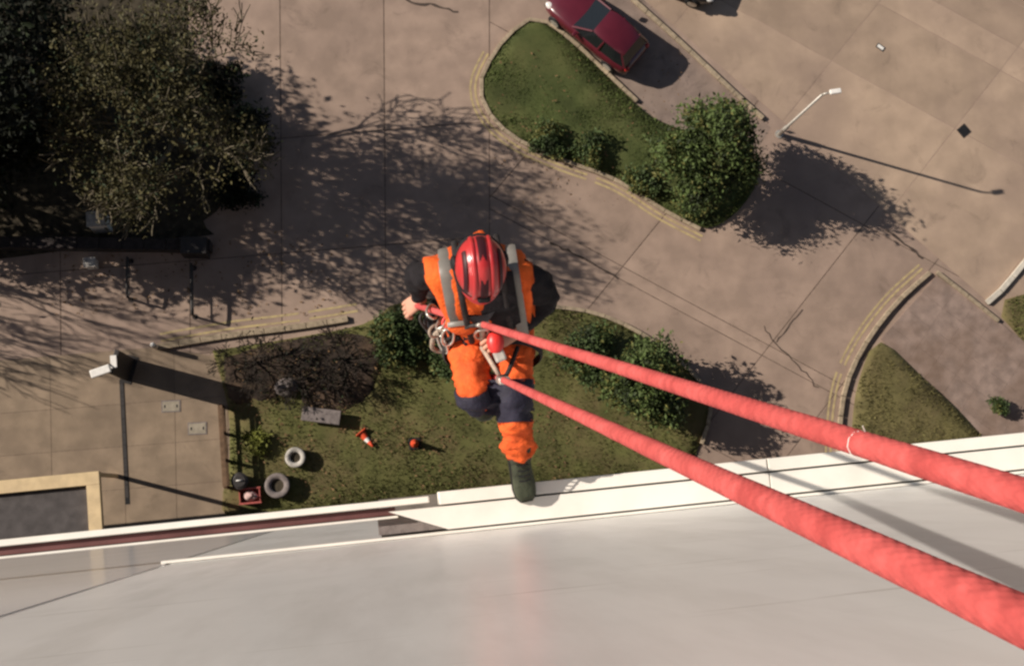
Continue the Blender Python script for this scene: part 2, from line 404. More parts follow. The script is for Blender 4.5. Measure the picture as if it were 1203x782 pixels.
def grass_blades(name, poly, material, z, density, seed, label, h=(0.05, 0.13), holes=()):
    rng = random.Random(seed)
    xs = [p[0] for p in poly]; ys = [p[1] for p in poly]; n = int(density*abs(area(poly))); v = []; f = []
    def inside(x, y):
        c = False; j = len(poly)-1
        for i in range(len(poly)):
            if (poly[i][1] > y) != (poly[j][1] > y) and x < (poly[j][0]-poly[i][0])*(y-poly[i][1])/(poly[j][1]-poly[i][1])+poly[i][0]: c = not c
            j = i
        return c
    k = 0; tries = 0
    while k < n and tries < n*6:
        tries += 1
        x = rng.uniform(min(xs), max(xs)); y = rng.uniform(min(ys), max(ys))
        if not inside(x, y): continue
        if noise.noise(Vector((x*0.9, y*0.9, seed))) < -0.25 and rng.random() < 0.7: continue
        a = rng.uniform(0, 6.283); hh = rng.uniform(*h); w = rng.uniform(0.012, 0.03); lx = rng.gauss(0, 0.05); ly = rng.gauss(0, 0.05)
        o = len(v); v += [(x-w*math.cos(a), y-w*math.sin(a), z), (x+w*math.cos(a), y+w*math.sin(a), z), (x+lx, y+ly, z+hh)]; f.append((o, o+1, o+2)); k += 1
    m = MB(); m.v = v; m.f = f
    o = m.build(name, material); tag(o, label, None, kind='stuff'); return o

def mound(name, poly, material, z, rise, seed):
    """a grassed bed: rounded, uneven sheet over its outline"""
    bm = bmesh.new(); vs = [bm.verts.new((p[0], p[1], z)) for p in poly]; bm.faces.new(vs)
    bmesh.ops.triangulate(bm, faces=bm.faces[:])
    bmesh.ops.subdivide_edges(bm, edges=bm.edges[:], cuts=3, use_grid_fill=True)
    for v in bm.verts:
        if not v.is_boundary: v.co.z += rise*(0.5+0.6*noise.noise(Vector((v.co.x*0.5, v.co.y*0.5, seed))))+0.02*noise.noise(v.co*3)
    bmesh.ops.recalc_face_normals(bm, faces=bm.faces[:])
    if sum(f.normal.z for f in bm.faces) < 0: bmesh.ops.reverse_faces(bm, faces=bm.faces[:])
    rim = [e for e in bm.edges if e.is_boundary]
    ex = bmesh.ops.extrude_edge_only(bm, edges=rim)
    for v in [g for g in ex['geom'] if isinstance(g, bmesh.types.BMVert)]: v.co.z = 0.005
    me = bpy.data.meshes.new(name); bm.to_mesh(me); bm.free(); me.materials.append(M[material])
    me.polygons.foreach_set('use_smooth', [True]*len(me.polygons))
    o = place(name, me); tag(o, kind='structure'); return o

island_px = [(566, 100), (580, 68), (603, 40), (630, 26), (664, 46), (706, 84), (762, 136), (820, 160), (880, 185), (888, 215), (862, 252), (826, 268), (776, 244), (722, 210), (655, 185), (603, 160), (574, 130)]
ISL = smooth_poly(island_px, 0.5)
mound('grass_island', ISL, 'lawn_green', 0.10, 0.10, 3)
grass_blades('island_grass', ISL, 'blade_green', 0.12, 420, 11, 'short rough grass covering the kerbed island', (0.03, 0.075))
kerb([(822, 270), (776, 246), (722, 212), (655, 187), (603, 162), (573, 132), (564, 100), (579, 66), (602, 38), (630, 23), (666, 44), (708, 83), (764, 135)], w=0.14)
yellow([(826, 276), (776, 250), (722, 216), (655, 191), (603, 167), (570, 136), (560, 100), (575, 64)], off=(0.06, 0.24), breaks=((0.36, 0.40),))
kerb([(742, 0), (800, 52), (860, 108), (912, 155)], w=0.16)

bed_px = [(250, 412), (340, 398), (430, 380), (468, 356), (560, 350), (650, 360), (735, 382), (792, 420), (832, 470), (818, 530), (780, 575), (600, 592), (420, 605), (272, 612), (270, 540), (268, 478)]
BED = [xy(p) for p in smooth_line(G(bed_px+[bed_px[0]]), 0.6)][:-1]
mound('lawn_bed', BED, 'lawn', 0.08, 0.08, 8)
grass_blades('bed_grass', BED, 'blade', 0.09, 230, 12, 'thin patchy grass in the bed below the worker')
kerb([(186, 408), (270, 394), (350, 384), (425, 372)], w=0.22)
yellow([(190, 402), (270, 388), (350, 378), (425, 366)], off=(0.05, 0.3), breaks=((0.62, 0.68),))
kerb([(640, 360), (690, 366), (738, 384), (794, 421), (834, 470), (820, 531)], w=0.14)

tri_px = [(1000, 560), (1001, 500), (1008, 450), (1032, 402), (1080, 440), (1150, 510), (1160, 560)]
TRI = [xy(p) for p in G(tri_px)]
mound('grass_corner', [xy(p) for p in smooth_line(G(tri_px+[tri_px[0]]), 0.6)][:-1], 'lawn_dry', 0.08, 0.05, 5)
grass_blades('corner_grass', TRI, 'blade_dry', 0.085, 260, 13, 'dry olive grass in the corner plot')
kerb([(984, 560), (985, 505), (993, 452), (1016, 403), (1052, 356), (1094, 318)], w=0.16)
yellow([(978, 560), (979, 505), (987, 450), (1010, 400), (1047, 352), (1090, 313)], off=(0.08, 0.26), breaks=((0.40, 0.44),))
# pink paved path: paving stones
PK = [[xy(p) for p in G([(1034, 398), (1100, 324), (1180, 384), (1330, 500), (1290, 560), (1163, 560), (1152, 510)])]]
e1 = px_dir((1100, 324), (1180, 384)); e2 = Vector((-e1.y, e1.x)); c0 = xy(at(1100, 324))
for k in range(1, 12): PK = split_poly(PK, c0+e1*(0.9*k), e2)
for k in range(1, 10): PK = split_poly(PK, c0-e2*(0.9*k), e1)
paving('footpath', PK, 'pink', 0.006, 0.075, base_z=0.03, piece='paving_stone', bed='pink')
kerb([(1099, 320), (1140, 352), (1182, 386)], w=0.14)
kerb([(1158, 356), (1178, 338), (1203, 308), (1260, 246)], name='pale_kerb', material='kerb_pale', w=0.2)
verge_px = [(1176, 372), (1180, 352), (1205, 345), (1290, 345), (1330, 460), (1240, 425), (1205, 405)]
VRG = [xy(p) for p in G(verge_px)]
mound('grass_verge', VRG, 'lawn_dry', 0.05, 0.05, 4)
grass_blades('verge_grass', VRG, 'blade', 0.06, 260, 14, 'green grass verge at the edge of the path')
# left pavement by the building
PV = [[xy(p) for p in G([(-420, 458), (180, 408), (268, 420), (268, 640), (-420, 680)])]]
for k, x in enumerate((-260, -150, -40, 60, 146, 206)): PV = split_poly(PV, xy(at(x, 500)), px_dir((x, 430), (x+3, 600)))
for y in (470, 520, 570): PV = split_poly(PV, xy(at(200, y)), px_dir((0, y+16), (268, y-5)))
paving('pavement', PV, 'pave', 0.015, 0.022, base_z=0.013, piece='paving_slab')

# ------------------------------------------------------------------ the building we look down along
WALL_Y = -0.19; LEDGE_Z = CAM_H-5.6; TOP_Z = CAM_H-0.5
bld = thing('building', 'tall building with pale smooth cladding and a bright white ledge, seen straight down', 'building', (0, WALL_Y, 0))
SEAM_X = -0.92
def panel(x0, x1, z0, z1, m):
    g = 0.008
    o = MB().box(((x0+x1)/2, WALL_Y-0.03, (z0+z1)/2), (x1-x0-2*g, 0.06, z1-z0-2*g), bevel=0.006).build('cladding_panel', m, bld)
MB().box((3, WALL_Y-0.33, TOP_Z/2), (46, 0.5, TOP_Z)).build('wall', 'seal', bld)
xs = [SEAM_X-4*k for k in range(4, 0, -1)]+[SEAM_X, 7.2, 11.2, 15.2, 19.2, 23.2]
for a, b in zip(xs, xs[1:]):
    left = b <= SEAM_X+0.01
    panel(a, b, LEDGE_Z-6, TOP_Z, 'clad' if not left else 'glass_wall')
    zz = LEDGE_Z-6
    while zz > 1:
        panel(a, b, max(zz-5.5, 0.05), zz, 'low_bounce_wall'); zz -= 5.5  # out of view, dark so little sun is thrown back
MB().box((3, WALL_Y-0.27, TOP_Z+0.03), (46, 0.62, 0.06)).build('coping', 'white', bld)
# white ledge: on the right a broad step, an open shadow gap and an outer lip; on the left a maroon gutter
LX = at(452, 612, LEDGE_Z).x
def ledge_box(name, x0, x1, y0, y1, z0, z1, m, bev=0.004):
    return MB().box(((x0+x1)/2, (y0+y1)/2, (z0+z1)/2), (x1-x0, y1-y0, z1-z0), bevel=bev).build(name, m, bld)
Lz = LEDGE_Z
lx_in = LX+0.27
lj = [LX+0.02, LX+1.72, LX+3.42, LX+5.12, LX+8.5, LX+12, 26]
for k, (a, c) in enumerate(zip(lj, lj[1:])):
    y0, y1 = WALL_Y+0.022, -0.068
    if k == 0: MB().prism([(lx_in, y0), (c-0.003, y0), (c-0.003, y1), (a, y1)], Lz-0.14, Lz).build('ledge', 'ledge', bld)
    else: ledge_box('ledge', a+0.003, c-0.003, y0, y1, Lz-0.14, Lz, 'ledge', 0.003)
    ledge_box('ledge_lip', (a+0.22 if k == 0 else a)+0.003, c-0.003, -0.060, -0.004, Lz-0.17, Lz-0.006, 'ledge', 0.003)
ledge_box('ledge_bead', LX-0.95, 26, WALL_Y+0.002, WALL_Y+0.014, Lz-0.05, Lz+0.012, 'ledge', 0.003)
ledge_box('ledge_backing', LX-0.02, 26, WALL_Y+0.002, -0.012, Lz-0.22, Lz-0.175, 'seal')
# lower plate beside the slanted ledge end, its grey painting the shaded wedge
MB().prism([(LX-0.03, WALL_Y+0.024), (lx_in-0.012, WALL_Y+0.024), (LX+0.012, -0.070), (LX-0.03, -0.070)], Lz-0.16, Lz-0.075).build('ledge_shade_end', 'stone', bld)
ledge_box('outer_rail', -18, LX+0.2, -0.046, -0.018, Lz-0.06, Lz-0.02, 'ledge')
ledge_box('gutter', -18, LX+0.05, -0.085, -0.050, Lz-0.10, Lz-0.055, 'maroon')
ledge_box('inner_rail', -18, LX+0.06, -0.098, -0.088, Lz-0.09, Lz-0.02, 'ledge')

# entrance canopy at the foot of the wall: beige rim round a dark flat roof, on posts
CAN_H = 3.3
cA = at(116, 553, CAN_H)
can = thing('canopy', 'flat entrance canopy with beige rim and dark roof against the building', 'canopy', (cA.x-2.5, 0.6, 0))
cx1, cy1 = cA.x, cA.y; cx0 = cx1-6.0; cy0 = WALL_Y+0.01; t = 0.42
MB().box(((cx0+cx1)/2, (cy0+cy1)/2, CAN_H-0.28), (cx1-cx0-0.1, cy1-cy0-0.1, 0.12)).build('roof', 'roof_dark', can)
MB().box(((cx0+cx1)/2, cy1-t/2, CAN_H-0.15), (cx1-cx0, t, 0.3), bevel=0.01).build('fascia', 'beige', can)
MB().box((cx1-t/2, (cy0+cy1-t)/2-0.002, CAN_H-0.15), (t, cy1-cy0-t-0.004, 0.3), bevel=0.01).build('fascia', 'beige', can)
MB().box((cx0+t/2, (cy0+cy1-t)/2-0.002, CAN_H-0.15), (t, cy1-cy0-t-0.004, 0.3), bevel=0.01).build('fascia', 'beige', can)
for x in (cx1-0.1, cx0+0.1): MB().box((x, cy1-0.1, (CAN_H-0.34)/2+0.01), (0.13, 0.13, CAN_H-0.36), bevel=0.008).build('post', 'beige', can)

# ------------------------------------------------------------------ trees and shrubs
def rnd_dir(rng):
    while True:
        v = Vector((rng.uniform(-1, 1), rng.uniform(-1, 1), rng.uniform(-1, 1)))
        if 0.05 < v.length < 1: return v.normalized()
def mix_leaves(o, alts, seed):
    me = o.data
    for a in alts: me.materials.append(M[a])
    rng = random.Random(seed); k = len(alts)
    for p in me.polygons:
        v = noise.noise(p.center*1.3+Vector((seed, 0, 0)))+rng.uniform(-.45, .45)
        p.material_index = 1 if v > 0.42 else (2 if (k > 1 and v < -0.42) else 0)
ALT = {'leaf_green': ('leaf_yellow', 'leaf_deep'), 'leaf_mid': ('leaf_yellow', 'leaf_deep'), 'leaf_olive': ('leaf_grey', 'leaf_deep'), 'leaf_dark': ('leaf_deep',), 'leaf_lime': ('leaf_yellow',)}
def leaf_mesh(m, centers, size, rng, tri=False, up=0.35):
    v = m.v; f = m.f
    for c in centers:
        s = size*rng.choice((0.5, 0.7, 0.9, 1.1, 1.5))*rng.uniform(0.85, 1.15); n = (rnd_dir(rng)+Vector((0, 0, up))).normalized()
        a = n.orthogonal().normalized(); a = Quaternion(n, rng.uniform(0, 6.28)) @ a; b = n.cross(a)
        o = len(v); L = s; w = s*0.5
        v += [tuple(c-a*L*0.5), tuple(c+b*w*0.5+n*s*0.08), tuple(c+a*L*0.5), tuple(c-b*w*0.5+n*s*0.08)]
        f.append((o, o+1, o+2, o+3))
def tree(name, label, cat, base, height, crown_r, trunk_h, leaf, n_leaf, leaf_size, seed, bark='bark', depth=4, group=None, lift=0.25, twig=0.008, spread=0.75, rr=0.16, child=(3, 4), leaf_spread=0.35, crown_name='crown', inner=1.0):
    rng = random.Random(seed); root = thing(name, label, cat, base, 0.0, group)
    segs = []; tips = []
    def grow(p, d, L, r, lev):
        pts = [p.copy()]; q = p.copy(); dd = d.copy(); n = 4
        for k in range(n):
            dd = (dd+rnd_dir(rng)*0.22+Vector((0, 0, lift*0.12))).normalized(); q = q+dd*(L/n); pts.append(q.copy())
        segs.append((pts, r, lev))
        if lev >= depth:
            tips.append(pts[-1]); tips.append(pts[2]); return
        if lev >= 2: tips.append(pts[-1])
        for c in range(rng.randint(*child)):
            k = rng.choice((2, 3, 4)) if c else 4
            nd = (dd+rnd_dir(rng)*spread+Vector((0, 0, lift*0.25))).normalized()
            grow(pts[k], nd, L*rng.uniform(0.6, 0.82), r*0.58, lev+1)
    trunk_top = Vector((rng.uniform(-.1, .1), rng.uniform(-.1, .1), trunk_h))
    nl = 6
    for k in range(nl):
        a = 2*math.pi*(k+rng.uniform(-.25, .25))/nl; el = rng.uniform(0.35, 1.1) if k else 1.4
        grow(trunk_top-Vector((0, 0, rng.uniform(0, 0.3)*trunk_h)), Vector((math.cos(a)*math.cos(el), math.sin(a)*math.cos(el), math.sin(el))), 1.0, rr*0.5, 1)
    # fit the limbs to the crown that stands here
    rad = sorted(math.hypot(t.x, t.y) for t in tips)[int(len(tips)*0.93)]; zt = sorted(t.z for t in tips)[int(len(tips)*0.97)]
    sx = crown_r/rad; sz = (height-trunk_h)/(zt-trunk_h)
    def fit(p): return Vector((p.x*sx, p.y*sx, trunk_h+(p.z-trunk_h)*sz if p.z > trunk_h else p.z))
    B0 = Vector(base)
    tr = MB(); tr.tube([B0, B0+trunk_top*0.5+Vector((0.03, 0.02, 0)), B0+trunk_top], [rr*1.25, rr, rr*0.85], 9)
    for pts, r, lev in segs:
        if lev <= 2: tr.tube([B0+fit(p) for p in pts], [r*(1-0.12*i) for i in range(len(pts))], 6, cap=False)
    trunk = tr.build('trunk', bark, root, True)
    tw = MB()
    for pts, r, lev in segs:
        if lev > 2: tw.tube([B0+fit(p) for p in pts], [max(r*(1-0.15*i), twig) for i in range(len(pts))], 4, cap=False)
    if tw.v: tag(tw.build('twigs', bark, root, True), kind='stuff')
    if n_leaf:
        cm = MB(); cs = []
        core = [t for t in tips if math.hypot(t.x, t.y) < rad*inner] or tips
        for k in range(n_leaf):
            t = fit(rng.choice(core)); cs.append(B0+t+Vector((rng.gauss(0, 1), rng.gauss(0, 1), rng.gauss(0, 0.8)))*leaf_spread)
        leaf_mesh(cm, cs, leaf_size, rng)
        mix_leaves(cm.build(crown_name, leaf, root), ALT[leaf], seed)
    return root
def shrub(name, label, cat, base, r, h, leaf, n, size, seed, group=None, lobes=7, bark='bark'):
    rng = random.Random(seed); root = thing(name, label, cat, base, 0, group); B0 = Vector(base)
    st = MB(); L = []
    for k in range(lobes):
        a = 2*math.pi*k/lobes+rng.uniform(-.4, .4); d = r*rng.uniform(0.25, 0.68) if k else 0
        L.append((Vector((math.cos(a)*d, math.sin(a)*d, h*rng.uniform(0.4, 0.62) if k else h*0.6)), r*rng.uniform(0.34, 0.52)))
    for c, q in L: st.tube([B0, B0+Vector((c.x*0.5, c.y*0.5, c.z*0.6)), B0+c*1.1], [0.035, 0.025, 0.01], 5)
    st.build('stem', bark, root, True)
    cs = []
    for k in range(n):
        c, q = rng.choice(L); d = rnd_dir(rng); rad = q*(rng.random()**0.45)*(1+0.75*noise.noise(d*2.4+c*3))
        p = c+Vector((d.x*rad, d.y*rad, d.z*rad*h/(1.5*r)))
        if p.z < 0.05: p.z = 0.05+rng.random()*0.1
        cs.append(B0+p)
    m = MB(); leaf_mesh(m, cs, size, rng); mix_leaves(m.build('foliage', leaf, root), ALT[leaf], seed)
    return root

tree('olive_tree', 'large olive-brown thinly leaved tree with pale branches, upper left', 'tree', at(218, 176), 8.0, 3.9, 1.6, 'leaf_olive', 23000, 0.125, 21, bark='bark_pale', depth=5, lift=0.5, twig=0.017, rr=0.19, leaf_spread=0.30, inner=0.9)
tree('evergreen_tree', 'dense near-black evergreen tree added for the black shade of the upper left corner', 'tree', at(28, 120), 7.0, 3.2, 1.0, 'leaf_dark', 13000, 0.22, 22, depth=3, rr=0.2, leaf_spread=0.5, group='dark evergreens along the left edge')  # tree put in to turn the shaded corner black
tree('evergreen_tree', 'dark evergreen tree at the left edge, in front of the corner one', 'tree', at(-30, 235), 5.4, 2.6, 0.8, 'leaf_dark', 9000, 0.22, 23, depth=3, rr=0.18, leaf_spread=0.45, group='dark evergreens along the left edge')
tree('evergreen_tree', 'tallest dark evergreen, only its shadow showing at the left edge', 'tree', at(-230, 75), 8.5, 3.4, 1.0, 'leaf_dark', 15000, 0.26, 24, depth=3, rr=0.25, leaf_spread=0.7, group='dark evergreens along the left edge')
tree('bare_tree', 'bare tree past the left edge casting twiggy shadow on the pavement', 'tree', at(-225, 275), 8.5, 3.2, 2.0, 'leaf_olive', 500, 0.12, 26, depth=5, twig=0.014, rr=0.16)
tree('island_tree', 'leafy green tree at the right end of the grass island', 'tree', at(814, 198), 4.3, 1.8, 1.1, 'leaf_green', 17000, 0.15, 27, depth=4, rr=0.1, leaf_spread=0.26)
shrub('island_shrub', 'dark green shrub low on the left side of the grass island', 'shrub', at(643, 168), 0.85, 0.9, 'leaf_mid', 2200, 0.11, 31, 'shrubs on the grass island')
shrub('island_shrub', 'dark green shrub beside the lower kerb in the middle of the island', 'shrub', at(690, 178), 0.8, 0.9, 'leaf_mid', 2000, 0.11, 32, 'shrubs on the grass island')
shrub('island_shrub', 'dark green shrub between the island tree and the lower kerb', 'shrub', at(752, 214), 0.75, 0.8, 'leaf_mid', 1900, 0.11, 33, 'shrubs on the grass island')
shrub('island_shrub', 'bushy shrub under the island tree at the kerb tip', 'shrub', at(812, 236), 0.95, 1.1, 'leaf_mid', 2600, 0.11, 34, 'shrubs on the grass island')
shrub('bed_shrub', 'tall bright green shrub right of the worker, behind the upper rope', 'shrub', at(742, 458), 1.75, 3.6, 'leaf_green', 15000, 0.15, 35, 'shrubs in the bed under the worker', lobes=11)
shrub('bed_shrub', 'green shrub close to the right of the worker between the ropes', 'shrub', at(690, 420), 1.2, 1.8, 'leaf_mid', 7000, 0.13, 36, 'shrubs in the bed under the worker', lobes=9)
shrub('bed_shrub', 'dark shrub left of the worker at the end of the kerb', 'shrub', at(470, 398), 1.25, 1.5, 'leaf_mid', 6500, 0.13, 37, 'shrubs in the bed under the worker', lobes=9)
shrub('bed_shrub', 'dark shrub just under the worker, mostly hidden by the legs', 'shrub', at(525, 420), 1.0, 1.2, 'leaf_mid', 3000, 0.13, 38, 'shrubs in the bed under the worker', lobes=8)
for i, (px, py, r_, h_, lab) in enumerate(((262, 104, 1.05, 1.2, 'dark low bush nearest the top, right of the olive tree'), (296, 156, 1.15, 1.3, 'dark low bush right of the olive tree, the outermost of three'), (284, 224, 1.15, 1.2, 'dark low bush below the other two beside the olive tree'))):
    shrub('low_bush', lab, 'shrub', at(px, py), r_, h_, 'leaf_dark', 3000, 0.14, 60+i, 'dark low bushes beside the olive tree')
shrub('lime_shrub', 'yellow-green shrub beside the low timber fence', 'shrub', at(303, 520), 0.62, 0.7, 'leaf_lime', 1500, 0.1, 39)
shrub('corner_shrub', 'small round dark shrub on the pink footpath at the right', 'shrub', at(1168, 478)+Vector((0, 0, 0.075)), 0.45, 0.6, 'leaf_mid', 1100, 0.1, 40)
bare = 'leafless dark shrubs in the mulch'
for i, (px, py, hh, rr_, lab) in enumerate(((300, 425, 1.7, 1.3, 'leafless dark twiggy shrub nearest the wide shadow of the pillar'), (352, 442, 1.5, 1.2, 'leafless dark twiggy shrub in the middle of the mulch'), (398, 420, 1.6, 1.3, 'leafless dark twiggy shrub beside the yellow-lined kerb'))):
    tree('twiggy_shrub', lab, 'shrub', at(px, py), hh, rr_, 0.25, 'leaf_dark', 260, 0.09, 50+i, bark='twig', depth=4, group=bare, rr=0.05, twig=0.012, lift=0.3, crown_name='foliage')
MUL = smooth_poly([(262, 420), (330, 402), (410, 392), (448, 410), (440, 470), (380, 500), (300, 478), (270, 470)], 0.5)
mm = mound('mulch_shade_bed', MUL, 'mulch', 0.10, 0.10, 17)  # dark sheet also standing for the shade lying on the bed

# ------------------------------------------------------------------ lamps, pillar, barriers
lp = thing('street_lamp', 'slim pale street lamp at the end of the long kerb', 'street lamp', lamp_base)
b = lamp_base
MB().tube([b, b+Vector((0, 0, 1.0)), b+Vector((0, 0, 1.02)), b+Vector((0, 0, LAMP_H-0.15))], [0.085, 0.085, 0.055, 0.045], 10).build('pole', 'steel', lp, True)
dh = Vector((0.55, 0.05, 0)).normalized()
MB().tube([b+Vector((0, 0, LAMP_H-0.16)), b+Vector((0, 0, LAMP_H-0.05))+dh*0.08, b+Vector((0, 0, LAMP_H))+dh*0.3], [0.04, 0.035, 0.03], 8).build('arm', 'steel', lp, True)
hd = MB().box((0, 0, 0), (0.40, 0.17, 0.09), bevel=0.025)
hd.v = [tuple(b+dh*0.42+Vector((0, 0, LAMP_H+0.02))+Matrix.Rotation(math.atan2(dh.y, dh.x), 3, 'Z') @ Vector(v)) for v in hd.v]
head = hd.build('lamp_head', 'white', lp)
MB().box(b+dh*0.44+Vector((0, 0, LAMP_H-0.045)), (0.26, 0.11, 0.02)).build('lens', 'lens', head)
MB().tube([b+Vector((0, 0, 0.02)), b+Vector((0, 0, 0.05))], [0.16, 0.16], 12).build('base_plate', 'steel', lp)

# information pillar with a lamp on an arm
pb = at(152, 434); pil = thing('sign_pillar', 'dark slab pillar with white cap and a white floodlight on an arm', 'pillar', pb)
pr = math.atan2(sun_dir.y, sun_dir.x)+math.pi/2
def rotz(v, a): return Matrix.Rotation(a, 3, 'Z') @ Vector(v)
MB().box(pb+Vector((0, 0, 1.35)), (0.82, 0.16, 2.65), rot=pr, bevel=0.015).build('slab', 'dark_metal', pil)
MB().box(pb+Vector((0, 0, 2.695)), (0.42, 0.2, 0.035), rot=pr+0.35).build('cap', 'white', pil)
la = at(118, 436, 2.9)
MB().tube([pb+Vector((0, 0, 2.5)), pb*0.5+la*0.5+Vector((0, 0, 1.42)), la+Vector((0.25, 0.08, 0.0))], [0.025]*3, 7).build('arm', 'dark_metal', pil, True)
fl = MB().box(la, (0.66, 0.27, 0.14), rot=0.25, bevel=0.03).build('floodlight', 'white', pil)
MB().box(la-Vector((0, 0, 0.075)), (0.5, 0.2, 0.012), rot=0.25).build('lens', 'lens', fl)
MB().box(pb+Vector((0, 0, 0.03)), (1.0, 0.4, 0.03), rot=pr).build('base_plate', 'dark_metal', pil)

# white bollard
bo = at(184, 408); bl = thing('bollard', 'short white bollard by the corner of the yellow-lined kerb', 'bollard', bo)
MB().tube([bo+Vector((0, 0, .02)), bo+Vector((0, 0, .82)), bo+Vector((0, 0, .88)), bo+Vector((0, 0, .9))], [0.085, 0.085, 0.07, 0.03], 12).build('post', 'white', bl, True)
MB().tube([bo+Vector((0, 0, .55)), bo+Vector((0, 0, .68))], [0.089, 0.089], 12).build('band', 'dark_metal', bl, True)

def hoop(px0, py0, px1, py1, label, h=0.75):
    a, c = at(px0, py0), at(px1, py1); o = thing('barrier_hoop', label, 'barrier', (a+c)/2, 0, 'dark steel hoop barriers on the left road')
    pts = smooth_line([a+Vector((0, 0, 0.0)), a+Vector((0, 0, h*0.8)), a*0.92+c*0.08+Vector((0, 0, h)), a*0.08+c*0.92+Vector((0, 0, h)), c+Vector((0, 0, h*0.8)), c], 0.12)
    MB().tube(pts, 0.045, 8).build('frame', 'dark_metal', o, True)
    for q in (a, c): MB().tube([q+Vector((0, 0, 0.012)), q+Vector((0, 0, 0.035))], 0.1, 10).build('foot', 'dark_metal', o)
    MB().tube([a*0.98+c*0.02+Vector((0, 0, h*0.5)), a*0.02+c*0.98+Vector((0, 0, h*0.5))], 0.022, 8).build('rail', 'dark_metal', o)
hoop(154, 307, 154, 352, 'dark steel hoop barrier nearer the left edge')
hoop(228, 315, 229, 372, 'longer dark steel hoop barrier nearer the yellow-lined kerb')
# drain channel running out from the pillar to the wall
dA, dB = at(143, 446), at(150, 592)
dr = thing('drain_channel', 'dark slotted drain channel running from the pillar to the building', 'drain', dA)
dd = (dB-dA); ang = math.atan2(dd.y, dd.x)
MB().box((dA+dB)/2+Vector((0, 0, 0.026)), (dd.length, 0.16, 0.008), rot=ang).build('channel', 'black', dr)
gm = MB().box((0, 0, 0), (0.44, 0.12, 0.012)).mesh('grating', 'dark_metal')
for k in range(int(dd.length/0.46)):
    p = dA+dd.normalized()*(0.23+0.46*k); place('grating', gm, dr, (p.x, p.y, 0.037), ang)

# pale covers in the pavement and other flat covers
def cover(px, py, sx, sy, rot, label, m='pale_cover', z=0.03, group=None):
    p = at(px, py); o = thing('inspection_cover', label, 'manhole cover', (p.x, p.y, 0), 0, group)
    MB().box((p.x, p.y, z), (sx, sy, 0.012), rot=rot).build('frame', 'stone' if m == 'pale_cover' else 'dark_metal', o)
    MB().box((p.x, p.y, z+0.006), (sx-0.08, sy-0.08, 0.012), rot=rot).build('lid', m, o)
    for s in ((-1, 1) if sx > 0.5 else ()):
        q = rotz((s*(sx/2-0.12), 0, 0), rot); MB().box((p.x+q.x, p.y+q.y, z+0.0135), (0.05, 0.1, 0.006), rot=rot).build('key_slot', 'black', o)
cover(201, 477, 0.66, 0.42, -0.05, 'pale rectangular cover nearer the pillar shadow', group='pale covers in the pavement')
cover(232, 503, 0.66, 0.44, -0.05, 'pale rectangular cover nearer the timber fence', group='pale covers in the pavement')
cover(1132, 154, 0.42, 0.42, 0.6, 'small dark square drain cover in the far yard', 'black', 0.03)
cover(1034, 56, 0.34, 0.2, -0.7, 'small white marker plate at the top right', 'white', 0.034)

# utility cabinets in the shade of the olive tree
def cabinet(px, py, s, h, label):
    p = at(px, py); o = thing('utility_cabinet', label, 'cabinet', p, 0, 'pale utility cabinets at the left')
    MB().box(p+Vector((0, 0, h/2+0.05)), (s, s*0.8, h), bevel=0.015).build('body', 'white', o)
    MB().box(p+Vector((0, 0, h+0.07)), (s+0.06, s*0.8+0.06, 0.035), bevel=0.01).build('lid', 'concrete_ring', o)
    MB().box(p+Vector((0, 0, 0.04)), (s-0.05, s*0.8-0.05, 0.05)).build('plinth', 'stone', o)
    MB().box(p+Vector((s*0.3, -s*0.4-0.012, h*0.55)), (0.03, 0.02, 0.12)).build('handle', 'dark_metal', o)
cabinet(122, 266, 0.60, 1.2, 'pale square utility cabinet at the foot of the olive tree')
cabinet(110, 312, 0.36, 0.6, 'smaller pale cabinet on the twig-shadowed pavement')
# long low dark wall along the shaded bed
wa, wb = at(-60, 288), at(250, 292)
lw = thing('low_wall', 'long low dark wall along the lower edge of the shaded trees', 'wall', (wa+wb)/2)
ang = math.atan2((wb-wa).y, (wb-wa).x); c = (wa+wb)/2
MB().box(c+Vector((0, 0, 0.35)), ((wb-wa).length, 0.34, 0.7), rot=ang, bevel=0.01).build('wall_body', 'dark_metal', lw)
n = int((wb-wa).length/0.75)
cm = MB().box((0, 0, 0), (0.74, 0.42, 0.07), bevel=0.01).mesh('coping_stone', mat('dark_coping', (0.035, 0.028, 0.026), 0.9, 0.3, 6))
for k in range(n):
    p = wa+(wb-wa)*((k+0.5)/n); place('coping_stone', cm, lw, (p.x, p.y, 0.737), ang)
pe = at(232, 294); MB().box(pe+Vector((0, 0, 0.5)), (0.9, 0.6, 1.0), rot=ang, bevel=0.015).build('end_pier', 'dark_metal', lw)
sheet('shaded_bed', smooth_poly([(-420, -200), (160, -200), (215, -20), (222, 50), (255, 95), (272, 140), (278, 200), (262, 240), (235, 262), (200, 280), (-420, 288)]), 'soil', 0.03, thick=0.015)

# low timber fence at the end of the lawn
fa, fb = at(262, 478), at(268, 572); fe = thing('timber_fence', 'low brown timber fence at the left end of the lawn', 'fence', fa)
L = (fb-fa); ang = math.atan2(L.y, L.x)
pm = MB().box((0, 0, 0.42), (0.1, 0.1, 0.84), bevel=0.01).mesh('post', 'timber')
for k in range(4): p = fa+L*(k/3); place('post', pm, fe, (p.x, p.y, 0.02), ang)
rm = MB().box((0, 0, 0), (L.length-0.1, 0.05, 0.1), bevel=0.008).mesh('rail', 'timber')
for z in (0.35, 0.7): c = (fa+fb)/2+rotz((0, 0.08, 0), ang); place('rail', rm, fe, (c.x, c.y, z), ang)
c = (fa+fb)/2; MB().box((c.x, c.y, 0.885), (L.length, 0.16, 0.04), rot=ang, bevel=0.008).build('cap_rail', 'timber', fe)

